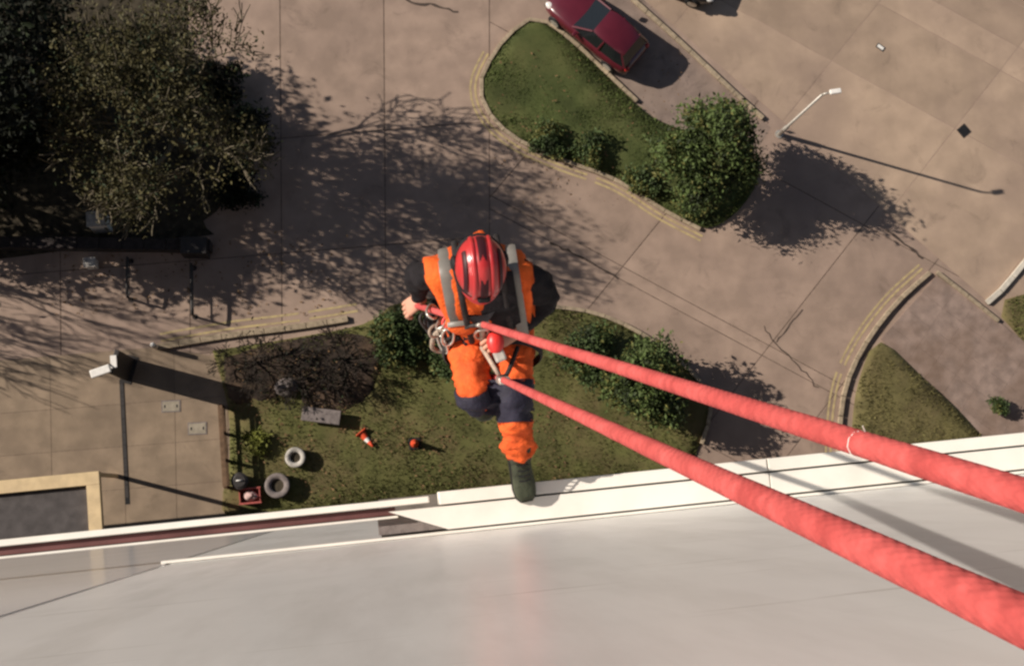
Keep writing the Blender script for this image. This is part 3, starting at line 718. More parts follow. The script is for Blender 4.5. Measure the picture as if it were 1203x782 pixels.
# things lying and standing on the lawn
def ring(px, py, R_, r, z, label, m, stake=False):
    p = at(px, py, z); base = Vector((p.x, p.y, 0.08)); o = thing('planter_ring', label, 'planter', base, 0, 'round planters on the lawn')
    prof = [(R_*0.86, 0), (R_*0.95, z*0.5), (R_, z), (R_-r*0.4, z+0.03), (R_-r*1.6, z), (R_-r*1.9, z-0.12)]
    rings = [[base+Vector((a*math.cos(2*math.pi*k/24), a*math.sin(2*math.pi*k/24), h)) for k in range(24)] for a, h in prof]
    MB().loft(rings, cap=False).build('rim', m, o, True)
    MB().tube([base+Vector((0, 0, z-0.16)), base+Vector((0, 0, z-0.10))], R_-r*1.6, 20).build('soil', 'soil', o)
ring(347, 537, 0.36, 0.10, 0.42, 'bright pale round planter on the lawn, the upper of two', 'concrete_ring')
ring(326, 570, 0.44, 0.12, 0.45, 'larger grey round planter close to the white rail of the building', 'stone')
def cone(px, py, label, rot=None):
    p = at(px, py); p = Vector((p.x, p.y, 0.12)); o = thing('traffic_cone', label, 'traffic cone', p, 0, 'orange cones on the lawn')
    q = rot if rot else Matrix.Identity(3)
    def tr(m): m.v = [tuple(p+q @ Vector(v)) for v in m.v]; return m
    tr(MB().box((0, 0, 0.02), (0.42, 0.42, 0.04), bevel=0.012)).build('base', 'black' if rot is None else 'cone', o)
    tr(MB().tube([(0, 0, 0.04), (0, 0, 0.3)], [0.155, 0.105], 16, cap=False)).build('body', 'cone', o, True)
    tr(MB().tube([(0, 0, 0.3), (0, 0, 0.45)], [0.105, 0.075], 16, cap=False)).build('sleeve', 'white' if rot else 'cone', o, True)
    tr(MB().tube([(0, 0, 0.45), (0, 0, 0.66), (0, 0, 0.68)], [0.075, 0.035, 0.02], 16)).build('tip', 'cone', o, True)
cone(487, 521, 'orange-red traffic cone standing upright on the lawn')
cone(424, 508, 'orange cone with a white sleeve lying on its side', Matrix.Rotation(R(35), 3, 'Z') @ Matrix.Rotation(R(80), 3, 'X'))
# stone bench
p = at(378, 489); p = Vector((p.x, p.y, 0.1)); be = thing('stone_bench', 'long pale grey stone bench beside the mulch', 'bench', p)
MB().box(p+Vector((0, 0, 0.42)), (1.35, 0.5, 0.1), rot=-0.22, bevel=0.015).build('seat', 'stone', be)
for s in (-1, 1): MB().box(p+rotz((s*0.45, 0, 0), -0.22)+Vector((0, 0, 0.185)), (0.16, 0.4, 0.368), rot=-0.22).build('leg', 'stone', be)
# boulder
p = at(338, 456); rk = MB().ell((p.x, p.y, 0.24), (0.42, 0.36, 0.3), nu=14, nv=9)
rk.v = [tuple(Vector(v)+(Vector(v)-Vector((p.x, p.y, 0.2))).normalized()*0.09*noise.noise(Vector(v)*3)) for v in rk.v]
tag(rk.build('boulder', 'stone', None, True), 'rounded grey boulder in the middle of the dark mulch', 'boulder')
# red sack trolley load near the wall: crate of red plastic with a dark bin
p = at(295, 582); p = Vector((p.x, p.y, 0.08)); cr = thing('plastic_crate', 'faded red plastic crate by the wall next to a dark bin', 'crate', p)
MB().box(p+Vector((0, 0, 0.03)), (0.72, 0.5, 0.05)).build('floor', 'red_plastic', cr)
for s in (-1, 1):
    MB().box(p+Vector((0, s*0.235, 0.25)), (0.72, 0.03, 0.38)).build('side', 'red_plastic', cr)
    MB().box(p+Vector((s*0.345, 0, 0.25)), (0.03, 0.436, 0.38)).build('end', 'red_plastic', cr)
    MB().box(p+Vector((0, s*0.26, 0.43)), (0.78, 0.045, 0.04)).build('rim', 'red_plastic', cr)
def sack(c, r, m, label, seed):
    k = MB().ell(c, r, nu=18, nv=12)
    k.v = [tuple(Vector(v)+(Vector(v)-Vector(c)).normalized()*0.07*noise.noise(Vector(v)*6+Vector((seed, 0, 0)))) for v in k.v]
    k.tube([Vector(c)+Vector((0, 0, r[2]*0.85)), Vector(c)+Vector((0.02, 0, r[2]*1.1)), Vector(c)+Vector((0.05, 0.02, r[2]*1.3))], [0.04, 0.03, 0.07], 9)
    return tag(k.build('sack', m, None, True), label, 'sack')
sack(p+Vector((0.05, 0, 0.33)), (0.24, 0.17, 0.2), mat('pale_sack', (0.45, 0.3, 0.28), 0.7, 0.3, 8), 'small pinkish sack lying in the red crate', 2)
q = at(284, 565); q = Vector((q.x, q.y, 0.09)); bn = thing('bin', 'dark round bin with a small white handle beside the crate', 'bin', q)
MB().loft([[q+Vector((a*math.cos(2*math.pi*k/20), a*math.sin(2*math.pi*k/20), h)) for k in range(20)] for a, h in ((0.22, 0), (0.27, 0.6))]).build('body', 'black', bn, True)
MB().tube([q+Vector((0, 0, 0.6)), q+Vector((0, 0, 0.63)), q+Vector((0, 0, 0.69))], [0.3, 0.3, 0.2], 20).build('lid', 'dark_metal', bn)
MB().tube([q+Vector((-.1, .02, .68)), q+Vector((-.06, .02, .76)), q+Vector((.06, .02, .76)), q+Vector((.1, .02, .68))], 0.022, 7).build('handle', 'white', bn, True)

# ------------------------------------------------------------------ cars
def car(name, label, paint, loc, rot):
    root = thing(name, label, 'car', (0, 0, 0), 0, 'cars in the parking bays')
    # body: sections from tail (-x) to nose (+x): x, half width, bottom, shoulder height, top of deck
    S = [(-2.02, .55, .42, .62, .70), (-1.97, .72, .30, .74, .86), (-1.75, .80, .22, .86, .95), (-1.2, .84, .2, .9, .97), (-.4, .85, .2, .88, .95), (.5, .85, .2, .86, .93),
         (1.0, .84, .2, .82, .90), (1.5, .80, .22, .74, .82), (1.85, .70, .28, .64, .70), (1.99, .52, .36, .54, .58)]
    rings = []
    for x, w, z0, zs, zt in S:
        rings.append([Vector((x, a*w, z)) for a, z in ((-.55, z0), (-.92, z0+.05), (-1.0, (z0+zs)/2), (-.97, zs), (-.82, zt-.01), (-.4, zt+.015), (0, zt+.025), (.4, zt+.015), (.82, zt-.01), (.97, zs), (1.0, (z0+zs)/2), (.92, z0+.05), (.55, z0))])
    body = MB().loft(rings).build('body', paint, root, True)
    # greenhouse: dark glass with a painted roof and pillars
    def gh(x, w, z): return [Vector((x, a*w, z)) for a in (-1, -.55, 0, .55, 1)]
    base = [(-1.85, .68), (-1.4, .76), (-.6, .78), (.1, .78), (.62, .72)]
    top = [(-1.5, .52, 1.33), (-1.2, .57, 1.41), (-.7, .59, 1.45), (-.35, .58, 1.44), (-.12, .54, 1.39)]
    g = MB()
    lo = [Vector((x, s*w, .92)) for s in (1,) for x, w in base]+[Vector((x, -w, .92)) for x, w in base[::-1]]
    hi = [Vector((x, w, z)) for x, w, z in top]+[Vector((x, -w, z)) for x, w, z in top[::-1]]
    g.loft([lo, hi], cap=False); g.build('windows', 'car_glass', root)
    rf = MB(); rows = []
    for x, w, z in [(-1.56, .52, 1.315)]+[(a, b_, c_+.008) for a, b_, c_ in top]:
        rows.append([Vector((x, f*w*1.02, z+.035*(1-f*f)-(.03 if abs(f) > .95 else 0))) for f in (-1, -.8, -.4, 0, .4, .8, 1)])
    rf.loft(rows, close=False); rf.build('roof', paint, root, True)
    for s in (-1, 1):
        for (x0, w0), (x1, w1, z1) in (((.62, .72), (-.12, .54, 1.39)), ((-.65, .785), (-.7, .59, 1.44)), ((-1.85, .68), (-1.5, .52, 1.33))):
            MB().tube([(x0, s*w0*1.01, .93), (x1, s*w1*1.01, z1)], [.045, .035], 6).build('pillar', paint, root)
        MB().box((.38, s*.93, 1.0), (.12, .2, .14), bevel=.03).build('mirror', paint, root)
        MB().ell((1.78, s*.56, .66), (.2, .14, .075), nu=12, nv=8).build('headlight', 'lens', root, True)
        MB().ell((-1.93, s*.60, .80), (.09, .12, .12), nu=12, nv=8).build('tail_light', 'tail', root, True)
        for x in (-1.28, 1.28):
            wz = .31; wh = MB().tube([(x, s*.70, wz), (x, s*.72, wz), (x, s*.84, wz), (x, s*.865, wz)], [.27, .31, .31, .27], 20).build('wheel', 'black', root, True)
            MB().tube([(x, s*.866, wz), (x, s*.872, wz)], [.19, .17], 14).build('rim', 'steel', wh)
        MB().box((-.35, s*.862, .72), (.18, .02, .03)).build('door_handle', paint, root)
    MB().box((2.0, 0, .42), (.04, .5, .11), rot=0.0).build('number_plate', 'white', root)
    MB().box((1.97, 0, .30), (.08, 1.1, .08), bevel=.02).build('bumper_grille', 'black', root)
    root.location = loc; root.rotation_euler = (0, 0, rot)
    return root
cd = px_dir((760, 88), (660, 5)); crot = math.atan2(cd.y, cd.x)
cl = at(697, 38); car('parked_car', 'dark red hatchback parked beside the grass island', 'car_red', (cl.x, cl.y, 0.018), crot)
cl = at(782, -28); car('parked_car', 'dark car at the top edge, mostly its round shadow showing', 'car_dark', (cl.x, cl.y, 0.022), crot+math.pi+0.35)

# ------------------------------------------------------------------ ropes
A1 = below(567, 381, 5.05); B1 = below(1203, 583, 0.92)
A2 = below(591, 446, 5.16); B2 = below(1203, 729, 0.64)
ROPE_R = 0.0132
def rope(name, label, pts, r=ROPE_R):
    """braided sheath: crossing strands modelled in relief where the rope comes near, plain where it is far"""
    P = [pts[0]]; near = []
    for a, b_ in zip(pts, pts[1:]):
        dep = CAM_H-(a.z+b_.z)/2; st = 0.0032 if dep < 2.7 else (0.006 if dep < 3.6 else 0.02); k = max(1, int(round((b_-a).length/st)))
        P += [a+(b_-a)*(i/k) for i in range(1, k+1)]
    Pn, T, U = frames(P); n = 44; m = len(Pn)
    Pa = np.array([tuple(p) for p in Pn]); Ta = np.array([tuple(p) for p in T]); Ua = np.array([tuple(p) for p in U]); Wa = np.cross(Ta, Ua)
    s_ = np.concatenate([[0], np.cumsum(np.linalg.norm(np.diff(Pa, axis=0), axis=1))])
    fine = np.array([1.0 if CAM_H-p.z < 3.6 else 0.0 for p in Pn])[:, None]
    th = (2*np.pi*np.arange(n)/n)[None, :]; ph = (2*np.pi*s_/0.021)[:, None]
    ha = np.sin(11*th+ph); hb = np.sin(11*th-ph); chk = np.sign(np.sin((11*th+ph)/2)*np.sin((11*th-ph)/2))
    hgt = np.maximum(np.abs(np.sin((11*th+ph)/2)), np.abs(np.sin((11*th-ph)/2)))
    wav = np.array([noise.noise(Vector((v*9, r*999, 3.0))) for v in s_])[:, None]
    rad = r*(1+0.03*wav+fine*(0.12*(hgt-0.9)+0.02*ha*hb))
    V = Pa[:, None, :]+(Ua[:, None, :]*np.cos(th)[..., None]+Wa[:, None, :]*np.sin(th)[..., None])*rad[..., None]
    i = np.arange(m-1)[:, None]*n; k = np.arange(n)[None, :]; k2 = (k+1) % n
    F = np.stack([i+k, i+k2, i+n+k2, i+n+k], -1).reshape(-1, 4)
    me = bpy.data.meshes.new(name); me.from_pydata(V.reshape(-1, 3).tolist(), [], F.tolist()+[list(range(n-1, -1, -1)), list(range((m-1)*n, m*n))]); me.materials.append(M['rope'])
    me.polygons.foreach_set('use_smooth', [True]*len(me.polygons)); me.update()
    o = place(name, me); tag(o, label, 'rope', 'red climbing ropes'); return o
def taut(A, B):
    d = B-A; T = A+d*((TOP_Z+0.08-A.z)/d.z)
    T.y = max(T.y, WALL_Y+0.06)
    pts = [A+(T-A)*(k/60) for k in range(61)]
    back = smooth_line([T, T+Vector((0.01, -0.05, 0.018)), T+Vector((0.02, -0.2, 0.02)), T+Vector((0.04, -0.5, -0.0))], 0.03)
    return pts, back

# ------------------------------------------------------------------ the worker
def skin_mesh(name, verts, edges, root=0, sub=2):
    me = bpy.data.meshes.new(name); me.from_pydata([tuple(v[0]) for v in verts], edges, []); o = bpy.data.objects.new(name, me); C.objects.link(o)
    sk = o.modifiers.new('s', 'SKIN'); sk.use_smooth_shade = True; sk.branch_smoothing = 0.6
    for i, v in enumerate(verts):
        me.skin_vertices[0].data[i].radius = (v[1], v[2] if len(v) > 2 else v[1]); me.skin_vertices[0].data[i].use_root = (i == root)
    ss = o.modifiers.new('u', 'SUBSURF'); ss.levels = sub; ss.render_levels = sub
    dg = bpy.context.evaluated_depsgraph_get(); dg.update()
    r = bpy.data.meshes.new_from_object(o.evaluated_get(dg)); bpy.data.objects.remove(o)
    return r
def mesh_data(me): return [v.co.copy() for v in me.vertices], [tuple(p.vertices) for p in me.polygons]
def wrinkle(me, amp, sc, seed=0.0, stretch=(1, 1, 1)):
    nrm = [v.normal.copy() for v in me.vertices]
    for v, n_ in zip(me.vertices, nrm):
        q = Vector((v.co.x*stretch[0], v.co.y*stretch[1], v.co.z*stretch[2]))*sc+Vector((seed, seed, 0))
        v.co += n_*amp*(noise.noise(q)+0.5*noise.noise(q*2.1))
    me.update()
def finish(me, m, name, parent, extra=None):
    me.materials.clear(); me.materials.append(M[m]); me.polygons.foreach_set('use_smooth', [True]*len(me.polygons)); me.name = name
    return place(name, me, parent)

J = dict(pelvis=below(577, 382, 5.42), waist=below(574, 358, 5.30), belly=below(571, 340, 5.19), chest=below(566, 329, 5.07), upper=below(565, 322, 4.98),
         neck=below(564, 317, 4.89), head=below(563, 311, 4.76),
         sh_l=below(509, 318, 4.97), sh_r=below(620, 318, 4.97),
         el_l=below(490, 326, 5.22), wr_l=below(494, 352, 5.40), el_r=below(640, 351, 5.18), wr_r=below(600, 394, 5.20),
         hip_l=below(551, 388, 5.43), hip_r=below(604, 388, 5.43), kn_l=below(556, 470, 5.24), kn_r=below(604, 481, 5.27),
         an_l=below(566, 462, 5.60), an_r=below(611, 538, 5.50))
base_pt = Vector((J['an_r'].x, J['an_r'].y, LEDGE_Z))
wk = thing('person', 'rope worker in orange trousers and hi-vis vest with red helmet, hanging on ropes', 'person', base_pt)
def mid(a, b, t=0.5): return a*(1-t)+b*t
# --- body
Us0 = (J['chest']-J['pelvis']).normalized()
bv = [(J['pelvis'], .12, .11), (J['waist'], .115, .10), (J['chest'], .10, .09), (J['upper'], .07, .07), (J['neck'], .05), (J['head'], .06),
      (J['sh_l']-Us0*.03, .036), (J['el_l'], .034), (J['wr_l'], .028), (J['sh_r']-Us0*.03, .036), (J['el_r'], .04), (J['wr_r'], .028),
      (J['hip_l'], .08), (J['kn_l'], .055), (J['an_l'], .036), (J['hip_r'], .08), (J['kn_r'], .055), (J['an_r'], .036)]
be_ = [(0, 1), (1, 2), (2, 3), (3, 4), (4, 5), (3, 6), (6, 7), (7, 8), (3, 9), (9, 10), (10, 11), (0, 12), (12, 13), (13, 14), (0, 15), (15, 16), (16, 17)]
v0, f0 = mesh_data(skin_mesh('b', bv, be_, 0, 2)); bodyM = MB().add(v0, f0)
# head with a face, looking down and towards the wall
up_h = Vector((0.02, -0.30, 1)).normalized(); fw_h = Vector((0.0, -1, -0.30)); fw_h = (fw_h-up_h*fw_h.dot(up_h)).normalized(); rt_h = fw_h.cross(up_h)
HQ = Matrix((rt_h, fw_h, up_h)).transposed()
hm = MB().ell((0, 0, 0), (.078, .098, .118), nu=28, nv=20); hv = []
for v in hm.v:
    x, y, z = v
    if y > 0:
        y += 0.028*math.exp(-(x/.014)**2-((z+.005)/.03)**2)+0.012*math.exp(-(x/.02)**2-((z+.045)/.012)**2)+0.010*math.exp(-(x/.03)**2-((z+.085)/.02)**2)
        y -= 0.012*(math.exp(-((x-.032)/.014)**2-((z-.018)/.014)**2)+math.exp(-((x+.032)/.014)**2-((z-.018)/.014)**2))
    if z < -0.03: x *= 1-(-z-.03)*2.2
    hv.append(tuple(J['head']+HQ @ Vector((x, y, z))))
bodyM.add(hv, hm.f)
for s in (-1, 1):
    e = MB().ell((s*.08, -.01, -.005), (.012, .026, .034), nu=10, nv=8); bodyM.add([tuple(J['head']+HQ @ Vector(v)) for v in e.v], e.f)
# hands: a palm, four unequal bent fingers and a thumb off the palm's side, closed on the rope
def hand(wr, pdir, nrm, thumb_side, grip=1.0):
    pdir = pdir.normalized(); nrm = (nrm-pdir*nrm.dot(pdir)).normalized(); sd = pdir.cross(nrm)*thumb_side
    pm = []
    for t_, hw, ht in ((-.02, .024, .018), (.0, .030, .018), (.035, .040, .017), (.07, .043, .015), (.088, .036, .011)):
        c = wr+pdir*t_; pm.append([c+sd*hw*math.cos(a)+nrm*ht*math.sin(a) for a in [2*math.pi*k/12 for k in range(12)]])
    bodyM.loft(pm)
    for k, (off, L) in enumerate(((.031, .070), (.010, .078), (-.012, .072), (-.032, .056))):
        p = wr+pdir*.078+sd*off; pts = [p.copy()]; a = 0.25*grip; seg = (L*.45, L*.32, L*.23)
        for j, sl in enumerate(seg):
            d = pdir*math.cos(a)-nrm*math.sin(a); p = p+d*sl; pts.append(p.copy()); a += (0.95 if j == 0 else 0.75)*grip
        pts.append(pts[-1]+(pts[-1]-pts[-2]).normalized()*.006)
        bodyM.tube(pts, [.0098, .0095, .0088, .0078, .004], 8)
    p = wr+pdir*.022+sd*.030; pts = [p, p+sd*.022+pdir*.022-nrm*.012, p+sd*.020+pdir*.046-nrm*.030, p+sd*.008+pdir*.06-nrm*.042]
    bodyM.tube(pts, [.0125, .0115, .0100, .006], 8)
hl = below(486, 357, 5.43)
hand(J['wr_l'], hl-J['wr_l'], Vector((0.1, 0.3, 1)), 1)
hr = below(578, 400, 5.17)
hand(J['wr_r'], hr-J['wr_r'], Vector((0.0, 0.2, 1)), 1)
bodyM.build('body', 'skin', wk, True)
# --- clothes
jv = [(J['pelvis'], .165, .13), (J['waist'], .16, .125), (J['belly'], .165, .13), (J['chest'], .14, .11), (J['upper'], .075, .07), (mid(J['upper'], J['neck'], .8), .062, .062),
      (J['sh_l']-Us0*.035, .058, .06), (mid(J['sh_l'], J['el_l'], .5), .062), (J['el_l'], .06), (mid(J['el_l'], J['wr_l'], .85), .042),
      (J['sh_r']-Us0*.035, .060, .06), (mid(J['sh_r'], J['el_r'], .5), .088), (J['el_r'], .076), (mid(J['el_r'], J['wr_r'], .85), .046)]
je = [(0, 1), (1, 2), (2, 3), (3, 4), (4, 5), (4, 6), (6, 7), (7, 8), (8, 9), (4, 10), (10, 11), (11, 12), (12, 13)]
jk = skin_mesh('j', jv, je, 2, 3); wrinkle(jk, .016, 15, 1.0, (.8, 1.5, 1.2))
jk_data = jk; finish(jk, 'black_cloth', 'jacket', wk)
from mathutils.bvhtree import BVHTree
tv = [(J['pelvis']+Vector((0, 0.02, 0)), .15, .135), (J['hip_l'], .105), (mid(J['hip_l'], J['kn_l'], .5), .098), (J['kn_l'], .062), (mid(J['kn_l'], J['an_l'], .45), .072), (J['an_l'], .058),
      (J['hip_r'], .105), (mid(J['hip_r'], J['kn_r'], .5), .095), (J['kn_r'], .060), (mid(J['kn_r'], J['an_r'], .45), .07), (mid(J['kn_r'], J['an_r'], .97), .062)]
tr_ = skin_mesh('t', tv, [(0, 1), (1, 2), (2, 3), (3, 4), (4, 5), (0, 6), (6, 7), (7, 8), (8, 9), (9, 10)], 0, 3); wrinkle(tr_, .020, 13, 5.0, (.7, 1.7, 1.2)); wrinkle(tr_, .012, 30, 2.0, (.6, 1.6, 1.3))
tb = BVHTree.FromPolygons(*mesh_data(tr_))
finish(tr_, 'orange_cloth', 'trousers', wk)
# vest: shell over the torso, built of sections from shoulder to shoulder
Us = (J['chest']-J['pelvis']).normalized(); Xs = Vector((1, 0, 0)); Fs = Xs.cross(Us)     # up the spine, to the image right, towards the wall
if Fs.y > 0: Fs = -Fs
vm = MB(); rows = []; NS = 28
vc = J['chest']-Fs*0.01
for i in range(25):
    x = -0.200+0.394*i/24; a = min(abs(x+0.003)/0.197, 1.0)
    top_ = 0.140-0.055*a**2.2; bot = -0.30+0.30*max(0, (a-0.74)/0.26)**1.6; f = 0.155*(1-0.42*a**3)
    if i in (0, 24): f *= 0.72; top_ -= 0.022; bot += 0.03
    zc = (top_+bot)/2; hz = (top_-bot)/2; row = []
    for k in range(NS):
        g = 2*math.pi*k/NS; cs, sn = math.cos(g), math.sin(g)
        row.append(vc+Xs*x+Us*(zc+hz*math.copysign(abs(sn)**.72, sn))+Fs*(f*math.copysign(abs(cs)**.85, cs)))
    rows.append(row)
jb = BVHTree.FromPolygons(*mesh_data(jk_data))
vm.loft(rows, cap=True); ctr = vc-Us*0.09; nv_ = []
for v in vm.v:
    v = Vector(v); o_ = ctr+Xs*max(-.15, min(.15, (v-ctr).dot(Xs))); d = v-o_; L_ = d.length; d = d/L_
    h = jb.ray_cast(o_+d*(L_+0.07), -d, 0.14)
    if h[0] is not None and (h[0]-o_).length > L_-0.016: v = o_+d*min((h[0]-o_).length+0.018, L_+0.055)
    nv_.append(tuple(v))
vm.v = nv_; ve = vm.mesh('v', 'hi_vis', True); wrinkle(ve, .007, 11, 9.0, (1.3, 1, 1)); wrinkle(ve, .003, 30, 4.0)
bvh = BVHTree.FromPolygons(*mesh_data(ve))
vest = finish(ve, 'hi_vis', 'vest', wk)
def on_surface(origin, d, lift=0.004, tree_=None):
    h = (tree_ or bvh).ray_cast(origin+d*0.6, -d)
    return (h[0]+d*lift) if h[0] is not None else origin+d*0.12
def band(name, pts, w, material, parent, thick=0.004):
    """a flat strap through points with the given outward normals"""
    P = [p for p, _ in pts]; m = MB(); rows = []
    for i, (p, n_) in enumerate(pts):
        t_ = (P[min(i+1, len(P)-1)]-P[max(i-1, 0)]).normalized(); s = t_.cross(n_).normalized()
        rows.append([p-s*w/2, p-s*w*.25+n_*thick, p+s*w*.25+n_*thick, p+s*w/2])
    m.loft(rows, close=False); return m.build(name, material, parent, True)
def over_shoulder(x_off, spread=0.0, a0=-0.9, a1=math.pi+0.9, n=30, base=None, lift=.004):
    c = (base or vc)+Us*(-0.08)+Xs*x_off; r = []
    for k in range(n+1):
        a = a0+(a1-a0)*k/n; d = (Us*math.sin(a)+Fs*math.cos(a)).normalized()
        r.append((on_surface(c+Xs*spread*math.cos(a), d, lift), d))
    return r
for s in (-1, 1): band('reflective_band', over_shoulder(s*.132), .048, 'reflective', vest)
# dark collar and open front of the jacket between the bands
band('jacket_front', over_shoulder(0.055, a0=-1.0, a1=1.25, lift=.006), .15, 'black_cloth', vest)
band('collar', [(p_, n_) for p_, n_ in over_shoulder(0.0, a0=.95, a1=2.2, lift=.008)], .13, 'black_cloth', vest)
# helmet
hc = J['head']+up_h*0.045+fw_h*0.004
def hx(v): return tuple(hc+HQ @ Vector(v))
hs = MB().ell((0, 0, 0), (.097, .120, .104), nu=36, nv=18, cut=R(104))
hs.v = [(x, y, z*(1.0+0.05*math.cos(6*x/.1)*max(z, 0)/.11)) for x, y, z in hs.v]
hs.v = [hx(v) for v in hs.v]; helm = hs.build('helmet', 'helmet', wk, True)
def arc(xo, a0, a1, rx=.097, ry=.120, rz=.104, lift=1.015, n=22):
    r = []
    for k in range(n+1):
        a = a0+(a1-a0)*k/n; f = math.sqrt(max(1-(xo/rx)**2, 0))
        v = Vector((xo*1.0, ry*f*math.cos(a), rz*f*math.sin(a))); nn = Vector((xo/rx**2, v.y/ry**2, v.z/rz**2)).normalized()
        r.append((Vector(hx(v*lift)), (HQ @ nn)))
    return r
band('vent_strip', arc(0.0, R(2), R(165)), .030, 'helmet_dark', helm, .002)
for s in (-1, 1):
    band('ridge', arc(s*.034, R(6), R(170), lift=1.03), .020, 'helmet', helm, .006)
    band('side_vent', arc(s*.066, R(20), R(140), lift=1.02), .020, 'helmet_dark', helm, .002)
rim = [(Vector(hx((.098*math.cos(2*math.pi*k/32)*.985, .121*math.sin(2*math.pi*k/32)*.985, -.024)))) for k in range(33)]
MB().tube(rim, .008, 8).build('rim_trim', 'black', helm, True)
pk = MB(); rows = []
for j, (ext, dz) in enumerate(((0, 0), (.015, -.004), (.028, -.012))):
    rows.append([Vector(hx((.097*math.sin(a), (.120+ext*math.cos(a)**.5 if math.cos(a) > 0 else .120)*math.cos(a), -.018+dz))) for a in [R(-62+124*k/16) for k in range(17)]])
pk.loft(rows, close=False); pk.build('peak', 'helmet', helm, True)
for s in (-1, 1):
    MB().tube([hx((s*.09, .02, -.02)), hx((s*.088, .025, -.08)), hx((s*.03, .05, -.135)), hx((0, .055, -.14))], .006, 6).build('chin_strap', 'black', helm, True)
    MB().ell(hx((s*.096, -.02, -.03)), (.016, .032, .038), q=HQ, nu=12, nv=8).build('ear_cup', 'black', helm, True)
MB().box(hx((0, .116, .03)), (.05, .03, .035), rot=HQ, bevel=.01).build('head_torch', 'black', helm)
hh_ = MB().ell((0, 0, 0), (.082, .102, .10), nu=20, nv=12, cut=R(100)); hh_.v = [tuple(J['head']+HQ @ Vector((v[0], v[1]-.012, v[2]+.02))) for v in hh_.v]
hh_.build('hair', 'hair', wk, True)
# knee pads and boots
def pad(kn, up_dir, a, b_, name='knee_pad'):
    """shaped pad lying on the front of the knee, a..b along the leg"""
    ax = (b_-a).normalized(); n_ = (up_dir-ax*up_dir.dot(ax)).normalized(); s = ax.cross(n_); rows = []
    for i in range(13):
        t_ = i/12; c = mid(a, b_, t_); half = 100*(1-.35*abs(2*t_-1)**4); row = []
        for k in range(15):
            g = R(-half+2*half*k/14); d = s*math.sin(g)+n_*math.cos(g); h = tb.ray_cast(c+d*0.16, -d, 0.16)
            rr0 = (h[0]-c).length if h[0] is not None else 0.08
            row.append(c+d*(rr0+0.007+0.012*math.sin(math.pi*t_)*max(math.cos(g), 0)))
        rows.append(row)
    m = MB(); m.loft(rows, close=False); o = m.build(name, 'navy', wk, True)
    for t_ in (.3, .7):
        c = mid(a, b_, t_); MB().tube([c+(s*math.sin(g)+n_*math.cos(g))*.078 for g in [2*math.pi*k/18 for k in range(19)]], .006, 5).build('strap', 'black', o, True)
    MB().ell(mid(a, b_, .5)+n_*.093, (.042, .055, .012), q=Matrix((s, ax, n_)).transposed(), nu=14, nv=8).build('cap', 'navy', o, True)
pad(J['kn_l'], Vector((-.1, -.4, 1)), mid(J['kn_l'], J['hip_l'], .22), mid(J['kn_l'], J['an_l'], .28)+Vector((0, -.03, 0)))
pad(J['kn_r'], Vector((0, 0, 1)), mid(J['kn_r'], J['hip_r'], .36), mid(J['kn_r'], J['an_r'], .26))
def boot(an, shin, toe_dir, sole_up):
    root_ = MB(); toe_dir = toe_dir.normalized(); sole_up = (sole_up-toe_dir*sole_up.dot(toe_dir)).normalized(); sd = toe_dir.cross(sole_up)
    rows = []
    for t_, w, h0, h1 in ((-.075, .026, -.062, .01), (-.065, .036, -.072, .05), (-.03, .043, -.078, .062), (.02, .043, -.078, .045), (.07, .046, -.078, .01), (.12, .050, -.078, -.012), (.16, .045, -.076, -.022), (.185, .028, -.07, -.035)):
        c = an+toe_dir*t_; zc = (h0+h1)/2; hh = (h1-h0)/2
        rows.append([c+sd*w*math.copysign(abs(math.cos(a))**.7, math.cos(a))+sole_up*(zc+hh*math.copysign(abs(math.sin(a))**.7, math.sin(a))) for a in [2*math.pi*k/16 for k in range(16)]])
    b_ = root_.loft(rows).build('boot', 'boot', wk, True)
    MB().tube([an-shin*.005, an+shin*.07, an+shin*.10], [.050, .054, .052], 14).build('cuff', 'boot', b_, True)
    rows = []
    for t_, w in ((-.08, .026), (-.06, .040), (0, .046), (.07, .049), (.13, .052), (.17, .045), (.192, .026)):
        c = an+toe_dir*t_-sole_up*.078; rows.append([c+sd*w+sole_up*.008, c-sd*w+sole_up*.008, c-sd*w-sole_up*.014, c+sd*w-sole_up*.014])
    MB().loft(rows).build('sole', 'sole', b_)
    for k in range(4): MB().tube([an+toe_dir*(.03+.022*k)+sd*.025+sole_up*(.047-.011*k), an+toe_dir*(.035+.022*k)+sole_up*(.052-.011*k), an+toe_dir*(.03+.022*k)-sd*.025+sole_up*(.047-.011*k)], .0035, 5).build('lace', 'black', b_)
boot(J['an_r'], (J['kn_r']-J['an_r']).normalized(), Vector((0.10, -1, -0.02)), Vector((0, -0.02, 1)))
boot(J['an_l'], (J['kn_l']-J['an_l']).normalized(), Vector((0.1, -.75, -.65)), Vector((0, -.6, .8)))
# gloves cuffs
# harness: belt, leg loops, shoulder straps, hanging gear
def ring_pts(c, ax, ra, rb, a_dir, n=28):
    ax = ax.normalized(); a_dir = (a_dir-ax*a_dir.dot(ax)).normalized(); b_dir = ax.cross(a_dir); r = []
    for k in range(n+1):
        g = 2*math.pi*k/n; d = a_dir*math.cos(g)*ra+b_dir*math.sin(g)*rb; r.append((c+d, d.normalized()))
    return r
har = band('harness', ring_pts(mid(J['waist'], J['pelvis'], .55), Us, .185, .152, Xs), .06, 'webbing', wk, .012)
for k_, h_ in (('kn_l', 'hip_l'), ('kn_r', 'hip_r')):
    band('leg_loop', ring_pts(mid(J[h_], J[k_], .30), J[k_]-J[h_], .112, .112, Xs), .045, 'webbing', har, .010)
for s in (-1, 1): band('shoulder_strap', over_shoulder(s*.085, lift=.012, a0=-1.0, a1=math.pi+1.0), .026, 'webbing', har, .006)
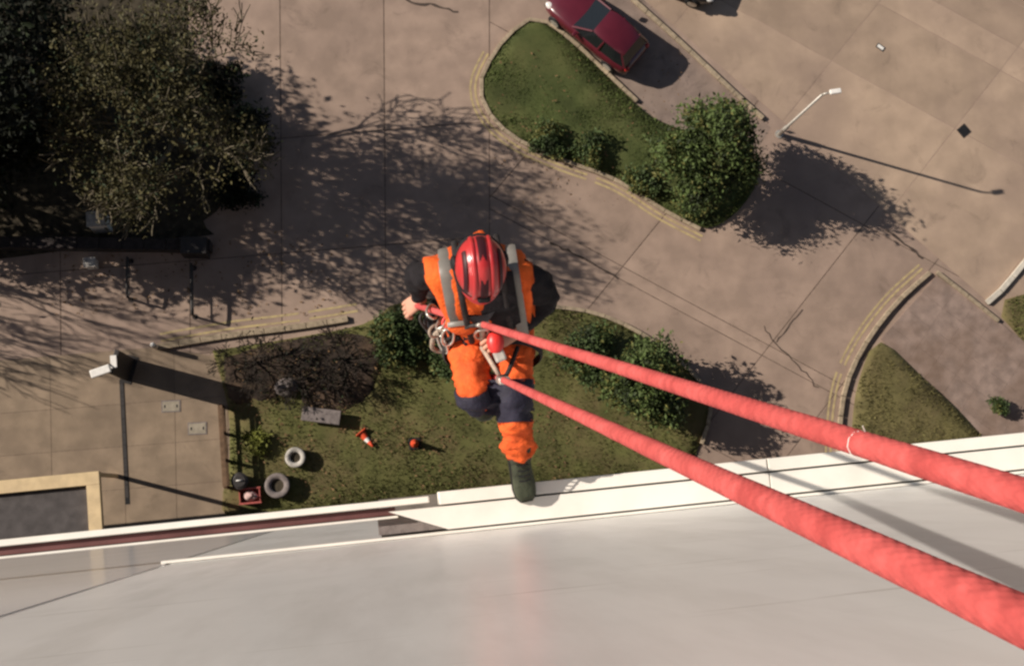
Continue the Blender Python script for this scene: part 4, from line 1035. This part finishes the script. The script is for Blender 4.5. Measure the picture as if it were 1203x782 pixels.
def oval(c, L, w, r, ax, nrm, name, m, parent):
    ax = ax.normalized(); nrm = (nrm-ax*nrm.dot(ax)).normalized(); s = ax.cross(nrm); pts = []
    for k in range(25):
        g = 2*math.pi*k/24; pts.append(c+ax*L*math.copysign(abs(math.cos(g))**.8, math.cos(g))+s*w*math.copysign(abs(math.sin(g))**.8, math.sin(g)))
    o = MB().tube(pts, r, 7, cap=False).build(name, m, parent, True); return o
rng = random.Random(5)
for k, (px, py, h, m) in enumerate(((508, 366, 5.26, 'alloy'), (520, 377, 5.24, 'alloy'), (514, 388, 5.30, 'webbing_pale'), (526, 396, 5.25, 'alloy'), (530, 374, 5.20, 'alloy_red'), (502, 378, 5.34, 'dark_metal'), (520, 404, 5.33, 'alloy'))):
    oval(below(px, py, h), .045, .025, .006, Vector((rng.uniform(-1, 1), rng.uniform(-1, 1), -.6)), Vector((rng.uniform(-1, 1), rng.uniform(-.5, .5), 1)), 'carabiner', m, har)
MB().tube(smooth_line([below(528, 372, 5.22), below(505, 368, 5.30), below(500, 385, 5.36), below(518, 400, 5.34), below(532, 395, 5.26)], .02), .008, 7).build('gear_loop', 'webbing', har, True)
MB().tube(smooth_line([below(530, 380, 5.22), below(512, 392, 5.34), below(508, 408, 5.5), below(520, 412, 5.52), below(534, 398, 5.3)], .02), .011, 7).build('sling', 'webbing_pale', har, True)
# orange pouch over the lap
pc = below(545, 378, 5.14); pm_ = MB().ell(pc, (.075, .055, .045), nu=18, nv=10); pm_.v = [tuple(Vector(v)+Vector((0, 0, .012*noise.noise(Vector(v)*18)))) for v in pm_.v]
pch = pm_.build('pouch', 'hi_vis', har, True)
band('flap', [(pc+Vector((-.07+.014*k, -.01, .046*math.sqrt(max(1-((-.07+.014*k)/.078)**2, 0)))), Vector((0, 0, 1))) for k in range(11)], .022, 'reflective', pch)
# descender on the upper rope
d1v = (B1-A1).normalized()
dq = Matrix((d1v, d1v.cross(Vector((0, 0, 1))).normalized(), d1v.cross(d1v.cross(Vector((0, 0, 1)))).normalized())).transposed()
de = MB().box(A1-d1v*.03, (.15, .055, .016), rot=dq, bevel=.006).build('descender', 'alloy', har)
MB().box(A1-d1v*.03+Vector((.0, 0, .03)), (.13, .045, .010), rot=dq, bevel=.004).build('side_plate', 'alloy', de)
MB().tube([A1-d1v*.02, A1-d1v*.02+dq @ Vector((-.02, .05, 0)), A1-d1v*.03+dq @ Vector((-.07, .085, .02))], [.012, .01, .009], 8).build('lever', 'dark_metal', de, True)
oval(below(566, 392, 5.16), .055, .028, .007, Vector((0, -.2, -1)), Vector((0, 1, 0)), 'carabiner', 'alloy', har)
MB().tube([below(566, 378, 5.08), below(567, 396, 5.18), below(568, 408, 5.26)], [.014, .012, .012], 8).build('bridge', 'webbing_pale', har, True)
# back-up device on the lower rope with two lanyards
bk = MB().box(A2, (.11, .05, .03), rot=dq, bevel=.008).build('backup_device', 'alloy', har)
MB().ell(A2+Vector((0.0, 0.0, .018)), (.022, .022, .01), nu=12, nv=6).build('cam', 'dark_metal', bk, True)
MB().tube(smooth_line([below(566, 408, 5.25), below(574, 420, 5.18), below(583, 435, 5.15), A2], .03), .010, 7).build('lanyard', 'webbing_pale', har, True)
MB().tube(smooth_line([below(608, 408, 5.24), below(602, 424, 5.17), below(597, 437, 5.15), A2], .03), .010, 7).build('lanyard', 'webbing', har, True)
# red gloved grip in the other hand
gp = below(582, 402, 5.13)
MB().ell(gp, (.036, .05, .03), nu=14, nv=9).build('rope_grab', 'alloy_red', har, True)
MB().box(gp+Vector((.012, -.055, -.005)), (.045, .05, .03), rot=0.3, bevel=.008).build('grab_handle', 'concrete_ring', har)
# kit bag that takes the loose rope, hung behind the hip
kb = below(528, 372, 5.62); kit = thing('rope_bag', 'dark rope bag hanging at the hip of the worker', 'bag', kb)
MB().loft([[kb+Vector((a*math.cos(2*math.pi*k/16), a*math.sin(2*math.pi*k/16), z)) for k in range(16)] for a, z in ((.08, -.22), (.10, -.2), (.11, 0.0), (.10, .12))]).build('body', 'black_cloth', kit, True)
MB().tube(smooth_line([kb+Vector((0, 0, .12)), kb+Vector((.03, .0, .2)), mid(J['waist'], J['pelvis'], .6)+Vector((-.17, 0, 0))], .03), .008, 6).build('strap', 'webbing', kit, True)

# ropes themselves
p1, b1 = taut(A1, B1); p2, b2 = taut(A2, B2)
hand_c = hl+Vector((0, 0, -.03))
tail1 = smooth_line([hand_c+Vector((.02, .06, -.45)), hand_c+Vector((-.01, .02, -.16)), hand_c, below(500, 362, 5.33), below(530, 371, 5.14), A1-d1v*.09, A1], .025)
r1 = rope('climbing_rope', 'upper red rope, from the hand and chest of the worker to the right edge', tail1[:-1]+p1[:-1]+b1)
tail2 = smooth_line([A2+Vector((-.03, .05, -.5)), A2+Vector((-.02, .03, -.2)), A2-(B2-A2).normalized()*.05, A2], .025)
r2 = rope('climbing_rope', 'lower red rope, from between the knees to the bottom right corner', tail2[:-1]+p2[:-1]+b2)
# white whipping thread on the upper rope
tp = A1+(B1-A1)*0.925; q1 = (B1-A1).normalized(); sd = q1.orthogonal().normalized(); s2 = q1.cross(sd)
MB().tube([tp+q1*(.004*k/12)+(sd*math.cos(k*.6)+s2*math.sin(k*.6))*(ROPE_R+.0006) for k in range(9)]+[tp+q1*.012+Vector((0, .016, .004)), tp+q1*.014+Vector((-.002, .02, .004))], .0006, 5).build('thread_mark', 'white', r1)

# ------------------------------------------------------------------ small wear: cracks and fallen leaves
def crack(px_pts, w, seed):
    rng = random.Random(seed); P = [xy(p) for p in smooth_line(G(px_pts), 0.18)]; m = MB(); L_, R_ = [], []
    for i, p in enumerate(P):
        a = P[max(i-1, 0)]; b_ = P[min(i+1, len(P)-1)]; d = (b_-a).normalized(); nrm = Vector((-d.y, d.x)); p = p+nrm*rng.gauss(0, .03); ww = w*rng.uniform(.5, 1.2)
        L_.append(p+nrm*ww/2); R_.append(p-nrm*ww/2)
    for i in range(len(P)-1): m.add([(*L_[i], .0245), (*R_[i], .0245), (*R_[i+1], .0245), (*L_[i+1], .0245)], [(0, 1, 2, 3)])
    tag(m.build('crack', 'tar_dark'), kind='structure')
M['tar_dark'] = mat('tar_repair', (0.075, 0.055, 0.045), 0.9, 0.3, 6)
crack([(470, -20), (480, 2), (512, 8), (542, 16)], .10, 1)
crack([(896, 384), (918, 410), (938, 430), (962, 455)], .05, 2)
crack([(912, 402), (926, 384), (942, 362)], .045, 3)
crack([(1040, 270), (1062, 286), (1088, 306)], .10, 4)
crack([(646, 284), (690, 306), (728, 328)], .07, 5)
def litter(name, label, poly_px, n, z, seed, size=0.09):
    rng = random.Random(seed); xs = [p[0] for p in poly_px]; ys = [p[1] for p in poly_px]; cs = []
    for k in range(n):
        px, py = rng.uniform(min(xs), max(xs)), rng.uniform(min(ys), max(ys)); p = at(px, py)
        if noise.noise(Vector((p.x*.7, p.y*.7, seed))) < rng.uniform(-.4, .5): continue
        cs.append(Vector((p.x, p.y, z+rng.uniform(0, .02))))
    m = MB(); leaf_mesh(m, cs, size, rng, up=3.0); o = m.build(name, 'litter'); tag(o, label, None, kind='stuff')
litter('leaf_litter', 'fallen brown leaves scattered on the lawn bed', [(275, 410), (680, 585)], 2200, .17, 71)
litter('kerb_litter', 'fallen brown leaves on the road beside the shaded trees', [(60, 270), (420, 372)], 700, .035, 72)
litter('island_litter', 'fallen brown leaves in the grass of the island', [(580, 60), (800, 240)], 700, .22, 73, .08)
